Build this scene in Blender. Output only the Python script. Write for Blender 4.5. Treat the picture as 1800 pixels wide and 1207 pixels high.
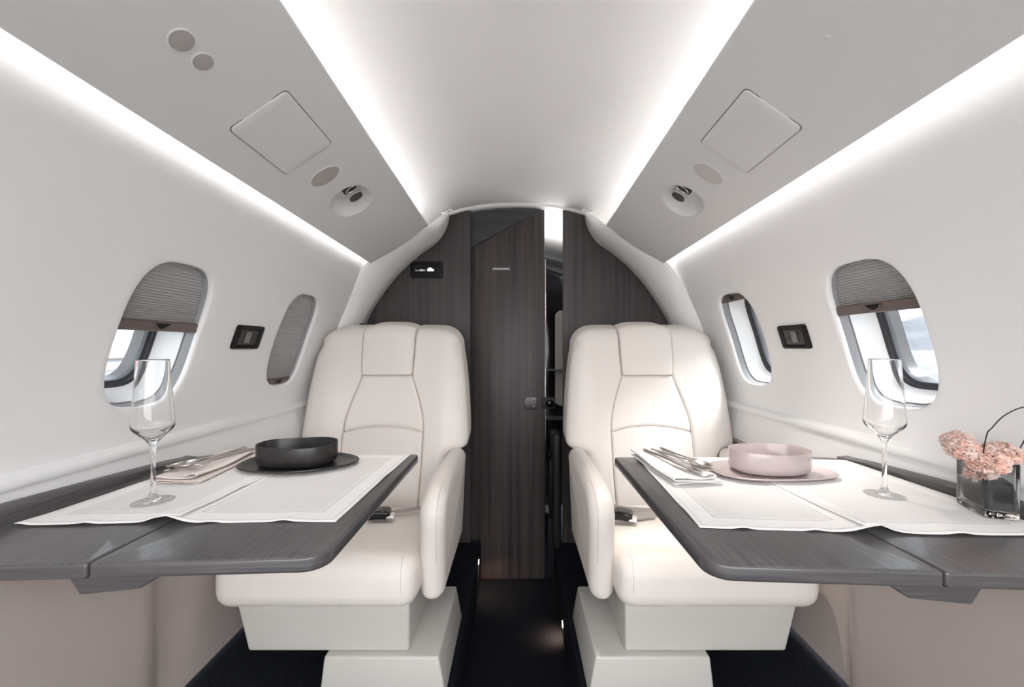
import bpy, bmesh, math, random
from mathutils import Vector, Matrix
random.seed(7)
S = bpy.context.scene
for o in list(bpy.data.objects): bpy.data.objects.remove(o)
EYE = 1.05                                   # camera height above the aisle floor
# ---------------- camera ----------------
cam = bpy.data.objects.new('camera', bpy.data.cameras.new('camera'))
S.collection.objects.link(cam); S.camera = cam
cam.location = (0, 0, EYE); cam.rotation_euler = (math.pi/2, 0, 0)
cam.data.sensor_width = 36; cam.data.lens = 14.6
cam.data.shift_x = -.005; cam.data.shift_y = .0036
cam.data.clip_start = .02; cam.data.clip_end = 2000
# ---------------- world (overcast bright sky) ----------------
w = bpy.data.worlds.new('world'); S.world = w; w.use_nodes = True
nt = w.node_tree; nt.nodes.clear()
tc = nt.nodes.new('ShaderNodeTexCoord'); sp = nt.nodes.new('ShaderNodeSeparateXYZ')
rp = nt.nodes.new('ShaderNodeValToRGB'); bg = nt.nodes.new('ShaderNodeBackground'); ow = nt.nodes.new('ShaderNodeOutputWorld')
nt.links.new(tc.outputs['Generated'], sp.inputs[0]); nt.links.new(sp.outputs['Z'], rp.inputs[0])
nt.links.new(rp.outputs[0], bg.inputs[0]); nt.links.new(bg.outputs[0], ow.inputs[0])
rp.color_ramp.elements[0].position = 0.0; rp.color_ramp.elements[0].color = (.95, .945, .94, 1)
rp.color_ramp.elements[1].position = .7; rp.color_ramp.elements[1].color = (.78, .81, .86, 1)
# sky boosted behind the camera as added fill through the open rear
dt = nt.nodes.new('ShaderNodeMapRange'); dt.inputs[1].default_value = .25; dt.inputs[2].default_value = -.95; dt.inputs[3].default_value = 1.35; dt.inputs[4].default_value = 2.3
dt.interpolation_type = 'SMOOTHSTEP'
nt.links.new(sp.outputs['Y'], dt.inputs[0]); nt.links.new(dt.outputs[0], bg.inputs[1])
# ---------------- hazy sun from the right, a little behind ----------------
sun = bpy.data.lights.new('sun', 'SUN'); sun.energy = 5.2; sun.angle = math.radians(26); sun.color = (1, .95, .90)
so = bpy.data.objects.new('sun', sun); S.collection.objects.link(so); so.location = (5, -3, 5)
so.rotation_euler = Vector((-.62, .20, -.74)).to_track_quat('-Z', 'Y').to_euler()
# ---------------- exposure ----------------
S.view_settings.view_transform = 'Standard'; S.view_settings.look = 'None'
S.view_settings.gamma = 1; S.view_settings.exposure = 1.48
S.view_settings.use_curve_mapping = False
LED = 3.5          # wall wash strips
LEDC = 9.5        # ceiling vault strips
READ = 9.0         # reading lamps, watts
# ---------------- helpers ----------------
MATS = {}
def mat(name, col, rough=.5, metal=0, col2=None, scale=(20, 20, 20), detail=3, bump=0, bscale=None, coat=0, spec=.5, emit=None, estr=0, trans=0, ior=1.45, sheen=0, lo=.35, hi=.65, rough2=None, sss=0):
    m = bpy.data.materials.new(name); m.use_nodes = True; n = m.node_tree
    b = n.nodes['Principled BSDF']
    b.inputs['Base Color'].default_value = (*col, 1); b.inputs['Roughness'].default_value = rough
    b.inputs['Metallic'].default_value = metal; b.inputs['Coat Weight'].default_value = coat
    b.inputs['Specular IOR Level'].default_value = spec; b.inputs['Transmission Weight'].default_value = trans
    b.inputs['IOR'].default_value = ior; b.inputs['Sheen Weight'].default_value = sheen
    if emit: b.inputs['Emission Color'].default_value = (*emit, 1); b.inputs['Emission Strength'].default_value = estr
    t = n.nodes.new('ShaderNodeTexCoord')
    def noise(sc):
        mp = n.nodes.new('ShaderNodeMapping'); mp.inputs['Scale'].default_value = sc
        nz = n.nodes.new('ShaderNodeTexNoise'); nz.inputs['Scale'].default_value = 1; nz.inputs['Detail'].default_value = detail
        n.links.new(t.outputs['Object'], mp.inputs[0]); n.links.new(mp.outputs[0], nz.inputs['Vector']); return nz
    if col2:
        nz = noise(scale); r = n.nodes.new('ShaderNodeValToRGB')
        r.color_ramp.elements[0].position = lo; r.color_ramp.elements[0].color = (*col, 1)
        r.color_ramp.elements[1].position = hi; r.color_ramp.elements[1].color = (*col2, 1)
        n.links.new(nz.outputs['Fac'], r.inputs[0]); n.links.new(r.outputs[0], b.inputs['Base Color'])
    if bump:
        nz = noise(bscale or scale); bp = n.nodes.new('ShaderNodeBump'); bp.inputs['Strength'].default_value = bump
        bp.inputs['Distance'].default_value = .002
        n.links.new(nz.outputs['Fac'], bp.inputs['Height']); n.links.new(bp.outputs[0], b.inputs['Normal'])
    MATS[name] = m; return m
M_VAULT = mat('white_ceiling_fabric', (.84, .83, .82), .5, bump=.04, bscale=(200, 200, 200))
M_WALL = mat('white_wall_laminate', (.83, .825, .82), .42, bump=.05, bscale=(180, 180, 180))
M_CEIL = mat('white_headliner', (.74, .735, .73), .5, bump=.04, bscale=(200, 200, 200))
M_FRAME = mat('white_bulkhead_trim', (.90, .89, .88), .38)
M_GASK = mat('grey_window_channel', (.30, .30, .31), .3)
M_RUB = mat('dark_rubber_seal', (.05, .05, .06), .35)
M_BEZ = mat('white_window_bezel', (.93, .93, .93), .2, coat=.4)
M_LOW = mat('beige_sidewall_leather', (.46, .40, .37), .55, bump=.15, bscale=(400, 400, 400))
M_CARPET = mat('black_carpet', (.006, .007, .010), .95, col2=(.016, .018, .024), scale=(300, 300, 300), bump=.8, bscale=(500, 500, 500), spec=.1)
M_WOOD = mat('dark_veneer_vertical_grain', (.026, .023, .024), .42, col2=(.080, .063, .059), scale=(55, 55, 1.2), detail=6, bump=.15, bscale=(300, 300, 5), lo=.3, hi=.75)
M_WOODTOP = mat('dark_grey_door_head', (.030, .031, .034), .5, col2=(.045, .046, .05), scale=(4, 4, 90), detail=4)
M_TABLE = mat('grey_brown_table_veneer', (.072, .068, .068), .30, col2=(.115, .108, .108), scale=(260, 7, 260), detail=7, bump=.03, bscale=(500, 12, 500), coat=.15)
M_TEDGE = mat('table_edge_veneer', (.055, .052, .055), .28, col2=(.085, .080, .084), scale=(6, 6, 420), detail=4, coat=.4)
M_LEA = mat('cream_leather', (.80, .745, .70), .42, bump=.25, bscale=(450, 450, 450), spec=.4)
M_LEAW = mat('white_grey_seat_shell', (.53, .515, .48), .45, bump=.05, bscale=(200, 200, 200))
M_SEAM = mat('taupe_seam', (.40, .33, .28), .7)
M_STITCH = mat('tan_thread', (.45, .40, .35), .7)
M_BLK = mat('black_plastic', (.010, .010, .010), .45, spec=.25)
M_BLKG = mat('black_gloss', (.004, .004, .005), .08)
M_GUN = mat('gunmetal', (.07, .065, .065), .38, metal=.8)
M_GREY = mat('grey_plastic', (.20, .185, .17), .5)
M_LENS = mat('dark_lamp_lens', (.075, .072, .068), .35)
M_MESH = mat('grey_speaker_mesh', (.42, .39, .37), .7, col2=(.48, .45, .43), scale=(900, 900, 900), bump=.4, bscale=(1200, 1200, 1200))
M_MESHL = mat('pale_speaker_mesh', (.60, .56, .545), .7, col2=(.66, .62, .61), scale=(900, 900, 900), bump=.4, bscale=(1200, 1200, 1200))
M_SHADE = mat('grey_pleated_fabric', (.55, .54, .54), .8)
M_BAR = mat('brown_shade_bar', (.13, .10, .092), .35)
M_STEEL = mat('brushed_steel', (.62, .57, .54), .22, metal=1)
M_CHROME = mat('chrome', (.8, .8, .8), .08, metal=1)
M_BELT = mat('taupe_webbing', (.33, .29, .27), .75, col2=(.42, .38, .35), scale=(900, 100, 900))
M_NAPW = mat('white_linen', (.86, .83, .81), .85, bump=.5, bscale=(900, 900, 900), sheen=.2)
M_NAPP = mat('pale_pink_linen', (.80, .70, .66), .85, bump=.5, bscale=(900, 900, 900), sheen=.2)
M_BOWLB = mat('black_ceramic', (.018, .016, .016), .32, col2=(.03, .027, .026), scale=(60, 60, 60))
M_BOWLP = mat('pink_ceramic', (.46, .385, .38), .22, col2=(.50, .415, .41), scale=(30, 30, 30), coat=.4)
M_GLASS = mat('clear_glass', (1, 1, 1), 0, trans=1, ior=1.42)
M_FOAM = mat('black_lining', (.010, .012, .010), .8, bump=.3, bscale=(300, 300, 300))
M_FLOW = mat('peach_petals', (.82, .46, .36), .85, col2=(.90, .74, .68), scale=(60, 60, 60), detail=6, bump=.8, bscale=(500, 500, 500), sheen=.4)
M_LED = mat('led_strip_light', (1, .97, .95), .5, emit=(1, .975, .965), estr=LED)
M_LEDC = mat('led_strip_light_ceiling', (1, .97, .95), .5, emit=(1, .975, .965), estr=LEDC)
M_SCREEN = mat('lit_screen_mark', (.8, .8, .8), .5, emit=(.9, .92, .9), estr=.9)
M_SCREEN2 = mat('dim_screen_mark', (.2, .2, .2), .5, emit=(.5, .5, .5), estr=.25)
M_COURT = mat('courtesy_lamp_lens', (1, .7, .5), .5, emit=(1, .62, .42), estr=2.5)
M_LINEW = mat('white_plaque_letters', (.90, .88, .88), .5)
M_TARMAC = mat('pale_tarmac', (.10, .10, .105), .9, col2=(.16, .16, .16), scale=(.3, .3, .3))
M_HILL = mat('grey_blue_hills', (.065, .068, .078), 1, col2=(.10, .103, .115), scale=(.02, .02, .02))
M_HANG = mat('pale_hangar_cladding', (.36, .40, .43), .6, col2=(.44, .47, .49), scale=(.05, .9, .05))
M_RED = mat('faded_red_paint', (.55, .25, .24), .5)
M_WIRE = mat('dark_wire', (.03, .028, .03), .4, metal=.6)
# window pane: thin clear acrylic
M_PANE = bpy.data.materials.new('clear_window_acrylic'); M_PANE.use_nodes = True
n = M_PANE.node_tree; n.nodes.clear()
a = n.nodes.new('ShaderNodeBsdfTransparent'); a.inputs[0].default_value = (.90, .94, .96, 1)
g = n.nodes.new('ShaderNodeBsdfGlossy'); g.inputs['Roughness'].default_value = .03
fr = n.nodes.new('ShaderNodeLayerWeight'); fp = n.nodes.new('ShaderNodeMath'); fp.operation = 'POWER'; fp.inputs[1].default_value = 4; fq = n.nodes.new('ShaderNodeMath'); fq.operation = 'MULTIPLY_ADD'; fq.inputs[1].default_value = .5; fq.inputs[2].default_value = .04
n.links.new(fr.outputs['Facing'], fp.inputs[0]); n.links.new(fp.outputs[0], fq.inputs[0])
mx = n.nodes.new('ShaderNodeMixShader'); oo = n.nodes.new('ShaderNodeOutputMaterial')
n.links.new(fq.outputs[0], mx.inputs[0]); n.links.new(a.outputs[0], mx.inputs[1]); n.links.new(g.outputs[0], mx.inputs[2]); n.links.new(mx.outputs[0], oo.inputs[0])
# placemat linen with woven hem bands (UV driven)
def linen(name, base, line):
    m = bpy.data.materials.new(name); m.use_nodes = True; n = m.node_tree; b = n.nodes['Principled BSDF']
    b.inputs['Roughness'].default_value = .85; b.inputs['Sheen Weight'].default_value = .2
    uv = n.nodes.new('ShaderNodeUVMap'); s = n.nodes.new('ShaderNodeSeparateXYZ'); n.links.new(uv.outputs[0], s.inputs[0])
    def mth(op, x, y=None):
        q = n.nodes.new('ShaderNodeMath'); q.operation = op
        for k, v in ((0, x), (1, y)):
            if v is None: continue
            if isinstance(v, (int, float)): q.inputs[k].default_value = v
            else: n.links.new(v, q.inputs[k])
        return q.outputs[0]
    # UV holds metres from the nearest edges: u = distance to nearest x edge, v = to nearest y edge
    d = mth('MINIMUM', s.outputs['X'], s.outputs['Y'])
    def band(c, w_): return mth('LESS_THAN', mth('ABSOLUTE', mth('SUBTRACT', d, c)), w_)
    lines = mth('MAXIMUM', mth('MAXIMUM', band(.008, .0006), band(.036, .0009)), mth('MAXIMUM', band(.041, .0006), mth('MULTIPLY', mth('GREATER_THAN', d, .044), .35)))
    wv = n.nodes.new('ShaderNodeTexWave'); wv.inputs['Scale'].default_value = 90; wv.inputs['Distortion'].default_value = .6; wv.bands_direction = 'X'
    wv2 = n.nodes.new('ShaderNodeTexWave'); wv2.inputs['Scale'].default_value = 90; wv2.inputs['Distortion'].default_value = .6; wv2.bands_direction = 'Y'
    t = n.nodes.new('ShaderNodeTexCoord')
    n.links.new(t.outputs['Object'], wv.inputs[0]); n.links.new(t.outputs['Object'], wv2.inputs[0])
    weave = mth('MULTIPLY', wv.outputs['Fac'], wv2.outputs['Fac'])
    fac = mth('MINIMUM', mth('ADD', mth('MULTIPLY', lines, .95), mth('MULTIPLY', weave, .12)), 1.0)
    mix = n.nodes.new('ShaderNodeMix'); mix.data_type = 'RGBA'
    mix.inputs[6].default_value = (*base, 1); mix.inputs[7].default_value = (*line, 1)
    n.links.new(fac, mix.inputs[0]); n.links.new(mix.outputs[2], b.inputs['Base Color'])
    bp = n.nodes.new('ShaderNodeBump'); bp.inputs['Strength'].default_value = .3; bp.inputs['Distance'].default_value = .0006
    n.links.new(weave, bp.inputs['Height']); n.links.new(bp.outputs[0], b.inputs['Normal'])
    return m
M_LINEN = linen('woven_linen', (.86, .835, .815), (.48, .46, .44))

def mesh_obj(name, verts, faces, m, parent=None, smooth=True, mats=None, fm=None):
    me = bpy.data.meshes.new(name)
    me.from_pydata([tuple(v) for v in verts], [], faces); 
    for mm in (mats or [m]): me.materials.append(mm)
    if fm: me.polygons.foreach_set('material_index', fm)
    if smooth: me.polygons.foreach_set('use_smooth', [True]*len(me.polygons))
    me.update()
    o = bpy.data.objects.new(name, me); S.collection.objects.link(o)
    if parent: o.parent = parent; o.matrix_parent_inverse = parent.matrix_world.inverted() if False else Matrix.Translation(-Vector(parent['_loc'])) if '_loc' in parent else Matrix.Identity(4)
    return o
ROOTS = []
def thing(name, label, cat, loc=(0, 0, 0), group=None):
    o = bpy.data.objects.new(name, None); S.collection.objects.link(o); o.empty_display_size = .05
    o.location = loc; o['_loc'] = loc; o['label'] = label; o['category'] = cat
    if group: o['group'] = group
    ROOTS.append(o); return o
def struct(o): o['kind'] = 'structure'; return o
def sempty(name):
    o = bpy.data.objects.new(name, None); S.collection.objects.link(o); o['kind'] = 'structure'; return o
def tag(o, label, cat, group=None):
    o['label'] = label; o['category'] = cat
    if group: o['group'] = group
    return o
def fixn(o):
    bm = bmesh.new(); bm.from_mesh(o.data); bmesh.ops.remove_doubles(bm, verts=bm.verts, dist=1e-5)
    bmesh.ops.recalc_face_normals(bm, faces=bm.faces); bm.to_mesh(o.data); bm.free(); return o
def sharp(o, ang=35):
    me = o.data; bm = bmesh.new(); bm.from_mesh(me)
    for e in bm.edges:
        if len(e.link_faces) == 2 and e.calc_face_angle(0) > math.radians(ang): e.smooth = False
    for f_ in bm.faces: f_.smooth = True
    bm.to_mesh(me); bm.free(); return o
def bevel(o, wd, seg=3, ang=40):
    b = o.modifiers.new('bevel', 'BEVEL'); b.width = wd; b.segments = seg; b.limit_method = 'ANGLE'; b.angle_limit = math.radians(ang)
    b.harden_normals = False
    return o
def grid(rows):
    nr, nc = len(rows), len(rows[0]); v = [p for r in rows for p in r]; f = []
    for i in range(nr-1):
        for j in range(nc-1):
            f.append((i*nc+j, i*nc+j+1, (i+1)*nc+j+1, (i+1)*nc+j))
    return v, f
def loft(name, rings, m, parent=None, close=True, caps=True, smooth=True):
    v = []; f = []; n_ = len(rings[0])
    for r in rings: v += list(r)
    for i in range(len(rings)-1):
        for j in range(n_ if close else n_-1):
            k = (j+1) % n_; f.append((i*n_+j, i*n_+k, (i+1)*n_+k, (i+1)*n_+j))
    if caps: f.append(tuple(range(n_))[::-1]); f.append(tuple(range((len(rings)-1)*n_, len(rings)*n_)))
    return sharp(fixn(mesh_obj(name, v, f, m, parent, smooth)), 50)
def lathe_data(prof, c, seg=48):
    v = []; f = []
    for r, z in prof:
        for k in range(seg):
            a = 2*math.pi*k/seg; v.append((c[0]+r*math.cos(a), c[1]+r*math.sin(a), c[2]+z))
    for i in range(len(prof)-1):
        for k in range(seg):
            q = (k+1) % seg; f.append((i*seg+k, i*seg+q, (i+1)*seg+q, (i+1)*seg+k))
    return v, f
def prism(name, poly, axis, lo, hi, m, parent=None, bev=0, seg=3):
    """poly of 2-D points; axis = the extruded axis, remaining axes take the 2-D coords in order"""
    def pt(p, h):
        q = list(p); q.insert(axis, h); return tuple(q)
    n_ = len(poly); v = [pt(p, lo) for p in poly]+[pt(p, hi) for p in poly]
    f = [tuple(range(n_))[::-1], tuple(range(n_, 2*n_))]+[(i, (i+1) % n_, (i+1) % n_+n_, i+n_) for i in range(n_)]
    o = fixn(mesh_obj(name, v, f, m, parent, False))
    if bev:
        bevel(o, bev, seg); o.data.polygons.foreach_set('use_smooth', [True]*len(o.data.polygons)); sharp(o, 60) if False else None
    return o
def rcube_data(c, h, r, n=10, fn=None):
    """densely meshed box with rounded edges"""
    vs = {}; V = []; F = []
    def coords(k):
        hh = h[k]; rr = min(r, hh); a = [-hh + rr*(1-math.cos(math.pi/2*i/4)) for i in range(4)]
        mid = [-hh+rr + (2*hh-2*rr)*i/n for i in range(n+1)]
        return a+mid+[-x for x in a[::-1]]
    C = [coords(k) for k in range(3)]
    def add(p):
        key = tuple(round(x, 6) for x in p)
        if key not in vs:
            q = [0]*3; d = [0]*3
            for k in range(3):
                rr = min(r, h[k]); cl = max(-h[k]+rr, min(h[k]-rr, p[k])); q[k] = cl; d[k] = (p[k]-cl)
            L_ = math.sqrt(sum(x*x for x in d))
            if L_ > 1e-9:
                rr = r
                mx_ = max(abs(x) for x in d)
                q = [q[k]+d[k]/L_*min(rr, max(h)) * (1 if mx_ > 0 else 0) for k in range(3)]
            P = Vector([c[k]+q[k] for k in range(3)])
            if fn: P = Vector(fn(P, [q[k]/h[k] for k in range(3)]))
            vs[key] = len(V); V.append(P)
        return vs[key]
    for ax in range(3):
        b_, c_ = [k for k in range(3) if k != ax]
        for sgn in (-1, 1):
            for i in range(len(C[b_])-1):
                for j in range(len(C[c_])-1):
                    q = []
                    for di, dj in ((0, 0), (1, 0), (1, 1), (0, 1)):
                        p = [0]*3; p[ax] = sgn*h[ax]; p[b_] = C[b_][i+di]; p[c_] = C[c_][j+dj]; q.append(add(p))
                    if len(set(q)) > 2: F.append(tuple(q))
    return V, F
def rcube(name, c, h, r, m, parent=None, n=6, fn=None):
    return fixn(mesh_obj(name, *rcube_data(c, h, r, n, fn), m, parent))
def tube_data(pts, r, seg=8, closed=False):
    pts = [Vector(p) for p in pts]; V = []; F = []; up = Vector((.13, .31, .94)); n_ = len(pts)
    for i, p in enumerate(pts):
        t = (pts[min(i+1, n_-1)]-pts[max(i-1, 0)]).normalized(); a = t.cross(up).normalized(); b = t.cross(a)
        rr = r(i/(n_-1)) if callable(r) else r
        for k in range(seg):
            q = 2*math.pi*k/seg; V.append(p+a*rr*math.cos(q)+b*rr*math.sin(q))
    for i in range(n_-1):
        for k in range(seg): F.append((i*seg+k, i*seg+(k+1) % seg, (i+1)*seg+(k+1) % seg, (i+1)*seg+k))
    F.append(tuple(range(seg))); F.append(tuple(range((n_-1)*seg, n_*seg))[::-1])
    return V, F
def tube(name, pts, r, m, parent=None, seg=8): return fixn(mesh_obj(name, *tube_data(pts, r, seg), m, parent))
def merge(parts):
    V = []; F = []
    for v, f in parts:
        o_ = len(V); V += [tuple(x) for x in v]; F += [tuple(i+o_ for i in q) for q in f]
    return V, F
def bez(pts, n_=24):
    """Catmull-Rom through points"""
    P = [Vector(p) for p in pts]; P = [P[0]*2-P[1]]+P+[P[-1]*2-P[-2]]; out = []
    k = len(P)-3
    for s in range(k):
        for i in range(n_):
            t = i/n_; a, b, c, d = P[s:s+4]
            out.append(.5*((2*b)+(c-a)*t+(2*a-5*b+4*c-d)*t*t+(3*b-a-3*c+d)*t**3))
    out.append(P[-2].copy()); return out
def resample(pts, n_):
    P = [Vector(p) for p in pts]; L = [0]
    for a, b in zip(P, P[1:]): L.append(L[-1]+(b-a).length)
    out = []; j = 0
    for i in range(n_):
        s = L[-1]*i/(n_-1)
        while j < len(L)-2 and L[j+1] < s: j += 1
        t = (s-L[j])/max(1e-9, L[j+1]-L[j]); out.append(P[j].lerp(P[j+1], min(1, max(0, t))))
    return out

# ================= cabin shell =================
WP = {1: (.502, -.28), -1: (.38, -.42)}          # curvature of the two sidewalls
def wx(s, dz):
    k, zm = WP[s]; q = min(1, max(0, (dz-.31)/.10)); return .812+k*(-.2245-zm)**2-k*(dz-zm)**2+.035*q*q*(3-2*q)
def wall_p(s, y, dz, off=0):
    X = wx(s, dz); k, zm = WP[s]; nx, nz = 1, 2*k*(dz-zm); L_ = math.hypot(nx, nz)
    return Vector((s*(X+off*nx/L_), y, EYE+dz+off*nz/L_))
def sell(a, b, n_, ang):
    c, s = math.cos(ang), math.sin(ang)
    r = (abs(c/a)**n_+abs(s/b)**n_)**(-1/n_); return r*c, r*s
def holed(P, us, vs, holes):
    """P(u,v)->point; holes: (cu,cv,outline(ang)->(du,dv),margin_u,margin_v, rings=[...]) ; returns verts, faces, list of outline uv"""
    V = []; idx = {}; F = []; outs = []
    def gv(i, j):
        if (i, j) not in idx: idx[i, j] = len(V); V.append(P(us[i], vs[j]))
        return idx[i, j]
    cells = []
    for (cu, cv, fn, mu, mv) in holes:
        i0 = max(i for i, u in enumerate(us) if u <= cu-mu); i1 = min(i for i, u in enumerate(us) if u >= cu+mu)
        j0 = max(j for j, v in enumerate(vs) if v <= cv-mv); j1 = min(j for j, v in enumerate(vs) if v >= cv+mv)
        cells.append((i0, i1, j0, j1))
    for i in range(len(us)-1):
        for j in range(len(vs)-1):
            if any(a <= i < b and c <= j < d for a, b, c, d in cells): continue
            F.append((gv(i, j), gv(i+1, j), gv(i+1, j+1), gv(i, j+1)))
    for (i0, i1, j0, j1), (cu, cv, fn, mu, mv) in zip(cells, holes):
        per = [(i, j0) for i in range(i0, i1)]+[(i1, j) for j in range(j0, j1)]+[(i, j1) for i in range(i1, i0, -1)]+[(i0, j) for j in range(j1, j0, -1)]
        prev = [gv(*p) for p in per]; K = 5; uv = []
        for k in range(1, K+1):
            ring = []; t = k/K; uv = []
            for (i, j) in per:
                u, v = us[i], vs[j]; du, dv = fn(math.atan2(v-cv, u-cu))
                uu, vv = u+(cu+du-u)*t, v+(cv+dv-v)*t; uv.append((uu, vv)); ring.append(len(V)); V.append(P(uu, vv))
            n_ = len(per)
            for q in range(n_): F.append((prev[q], prev[(q+1) % n_], ring[(q+1) % n_], ring[q]))
            prev = ring
        outs.append((uv, prev))
    return V, F, outs
def lin(a, b, step):
    n_ = max(1, round((b-a)/step)); return [a+(b-a)*i/n_ for i in range(n_+1)]
YN, YF = -.5, 1.87
WINS = {1: [(.880, .026, .108, .156), (1.394, .026, .108, .156)], -1: [(.880, .023, .103, .153), (1.391, .023, .103, .153)]}
SN = 3.4
win_n = 0
def shade(s, win, bottom_dz, label, top_open=False):
    cy_, cz_, a, b = win
    hw = lambda v: a*max(0.0, 1-min(1, abs(v/b))**SN)**(1/SN)
    t = thing('window_shade', label, 'window shade', tuple(wall_p(s, cy_, cz_+b*.3, .016)))
    barh = .021; bt = bottom_dz+barh
    # pleated cloth
    top = cz_+b*.985; rows = []; z = bt; k = 0
    L_ = top-bt
    if L_ > .01:
        while z < top:
            f_ = (z-bt)/max(.001, .26)
            pitch = .0020+.0018*min(1, f_*2.2)
            h = hw(z-cz_)-.001; off = .021+(.0045 if k % 2 else -.002)
            n_ = 24; rows.append([wall_p(s, cy_-h+2*h*i/n_, z, off) for i in range(n_+1)])
            z += pitch/1.0; k += 1
        v, f = grid(rows); o = mesh_obj('pleated_fabric', v, f, M_SHADE, t, False)
        sm = o.modifiers.new('s', 'SOLIDIFY'); sm.thickness = .0006
    # bottom bar
    rings = []
    n_ = 28
    zz = [bottom_dz, bt]
    for i in range(n_+1):
        q = -1+2*i/n_; ring = []
        for (z_, off) in ((zz[0], .011), (zz[0]+.002, .008), (zz[1]-.002, .009), (zz[1], .012), (zz[1], .022), (zz[0], .022)):
            h = hw(z_-cz_)-.0005; ring.append(wall_p(s, cy_+q*h, z_, off))
        rings.append(ring)
    bar = loft('bottom_bar', rings, M_BAR, t)
    # finger pull: dark pocket and a curved lip
    pts = []
    V = []; F = []
    zc = bottom_dz+barh*.55; n_ = 20; rows = []
    for j in range(5):
        r_ = []
        for i in range(n_+1):
            x = -1+2*i/n_; prof = (1-x*x)
            zt = zc+.006; zb = zc+.006-.011*prof
            z_ = zt+(zb-zt)*j/4; o_ = .0085-.004*math.sin(math.pi*j/4)*prof*.3-.001
            r_.append(wall_p(s, cy_+.020*x, z_, o_))
        rows.append(r_)
    v, f = grid(rows); pk = mesh_obj('finger_pull', v, f, M_BLK, t)
    pk.parent = bar; pk.matrix_parent_inverse = Matrix.Identity(4); pk.matrix_parent_inverse = bar.matrix_parent_inverse.inverted() @ Matrix.Translation(-Vector(t['_loc'])) if False else Matrix.Identity(4)
    lip = [wall_p(s, cy_+.021*x, zc+.006-.0125*(1-x*x), .0055) for x in [-1+2*i/20 for i in range(21)]]
    lo_ = tube('pull_lip', lip, .0012, M_BAR); lo_.parent = bar
    return t
def make_window(s, win):
    global win_n
    win_n += 1; cy_, cz_, a, b = win
    W = sempty('window_%d' % win_n)
    N = 96
    def ring(e, off):
        out = []
        for i in range(N):
            an = 2*math.pi*i/N
            # even spacing along the outline
            c, q = math.cos(an), math.sin(an); pw = 2/SN
            u = (a-e)*math.copysign(abs(c)**pw, c); v = (b-e)*math.copysign(abs(q)**pw, q)
            out.append(wall_p(s, cy_+u, cz_+v, off))
        return out
    def tunnel(name, specs, m):
        o = loft(name, [ring(*q) for q in specs], m, W, True, False); return o
    tunnel('shade_channel', [(.0045, .010), (.006, .013), (.006, .030), (.009, .031)], M_GASK)
    tunnel('window_frame', [(.009, .031), (.010, .034), (.016, .060), (.024, .076), (.026, .077)], M_BEZ)
    tunnel('seal', [(.026, .077), (.027, .079), (.031, .080), (.032, .084), (.038, .086), (.039, .094)], M_RUB)
    # outer and inner pane
    for off, e in ((.088, .038),):
        r0 = ring(e, off); r1 = ring(e, off+.003)
        loft('pane', [r0, r1], M_PANE, W, True, True, False)
    tunnel('outer_reveal', [(.039, .094), (.036, .12)], M_GUN)
for s, side in ((-1, 'left'), (1, 'right')):
    us = lin(YN, YF, .014); vs = lin(-.207, .43, .0135)
    holes = [(cy_, cz_, (lambda an, a=a, b=b: sell(a, b, SN, an)), a+.035, b+.035) for cy_, cz_, a, b in WINS[s]]
    V, F, outs = holed(lambda u, v: wall_p(s, u, v), us, vs, holes)
    for (uv, prev), (cy_, cz_, a, b) in zip(outs, WINS[s]):
        for e, off in ((.0012, .0006), (.0030, .0022), (.0042, .005), (.0045, .010)):
            ring = []
            for (u, v) in uv:
                k = 1-e/a; kv = 1-e/b; ring.append(len(V)); V.append(wall_p(s, cy_+(u-cy_)*k, cz_+(v-cz_)*kv, off))
            n_ = len(uv)
            for q in range(n_): F.append((prev[q], prev[(q+1) % n_], ring[(q+1) % n_], ring[q]))
            prev = ring
    struct(mesh_obj('wall_'+side, V, F, M_WALL))
    for w_ in WINS[s]: make_window(s, w_)
    # rail moulding along the sidewall
    prof = [(wx(s, -.200), -.200), (.806, -.2035), (.797, -.206), (.794, -.210), (.794, -.220), (.796, -.2245), (.803, -.2265), (.803, -.232), (wx(s, -.232)+.01, -.232)]
    struct(loft('trim_%d' % (1 if s < 0 else 2), [[Vector((s*x, y, EYE+z)) for x, z in prof] for y in (YN, YF)], M_WALL, None, True, True))
    # lower sidewall: upright panel, storage bulge under the table, recess beside the seat
    yb = .87 if s < 0 else .95
    ys = lin(YN, yb-.06, .08)+[yb-.05, yb-.035, yb-.02, yb-.01, yb-.004, yb, yb+.004]+lin(yb+.03, YF, .1)
    rows = []
    for y in ys:
        q = 0 if y <= yb-.06 else min(1, (y-(yb-.06))/.064)
        d = 1-math.sqrt(max(0, 1-q*q)) if q < 1 else 1
        r_ = []
        for z, xo, xi in ((-.225, .803, .803), (-.25, .802, .802), (-.262, .800, .800), (-.285, .785, .797), (-.30, .765, .795), (-.33, .745, .792), (-.45, .735, .785), (-.60, .735, .778), (-.72, .745, .772), (-.785, .755, .77)):
            r_.append((s*(xo+(xi-xo)*d), y, EYE+z))
        rows.append(r_)
    v, f = grid(rows); nc = len(rows[0])
    struct(mesh_obj('wall_lower_'+side, v, f, None, mats=[M_WALL, M_LOW], fm=[0 if (q[0] % nc) < (5 if rows[q[0]//nc][0][1] > 1.0 else 3) else 1 for q in f]))
# floor: sunk aisle, raised carpeted sides
prof = [(.80, -.775), (.62, -.87), (.60, -.872), (.172, -.872), (.165, -.88), (.165, -1.05)]
prof = [(-x, z) for x, z in prof]+[(x, z) for x, z in prof[::-1]]
v, f = grid([[(x, y, EYE+z) for x, z in prof] for y in (YN, 1.2, 2.7)])
struct(mesh_obj('floor', v, f, M_CARPET, None, False))
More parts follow.
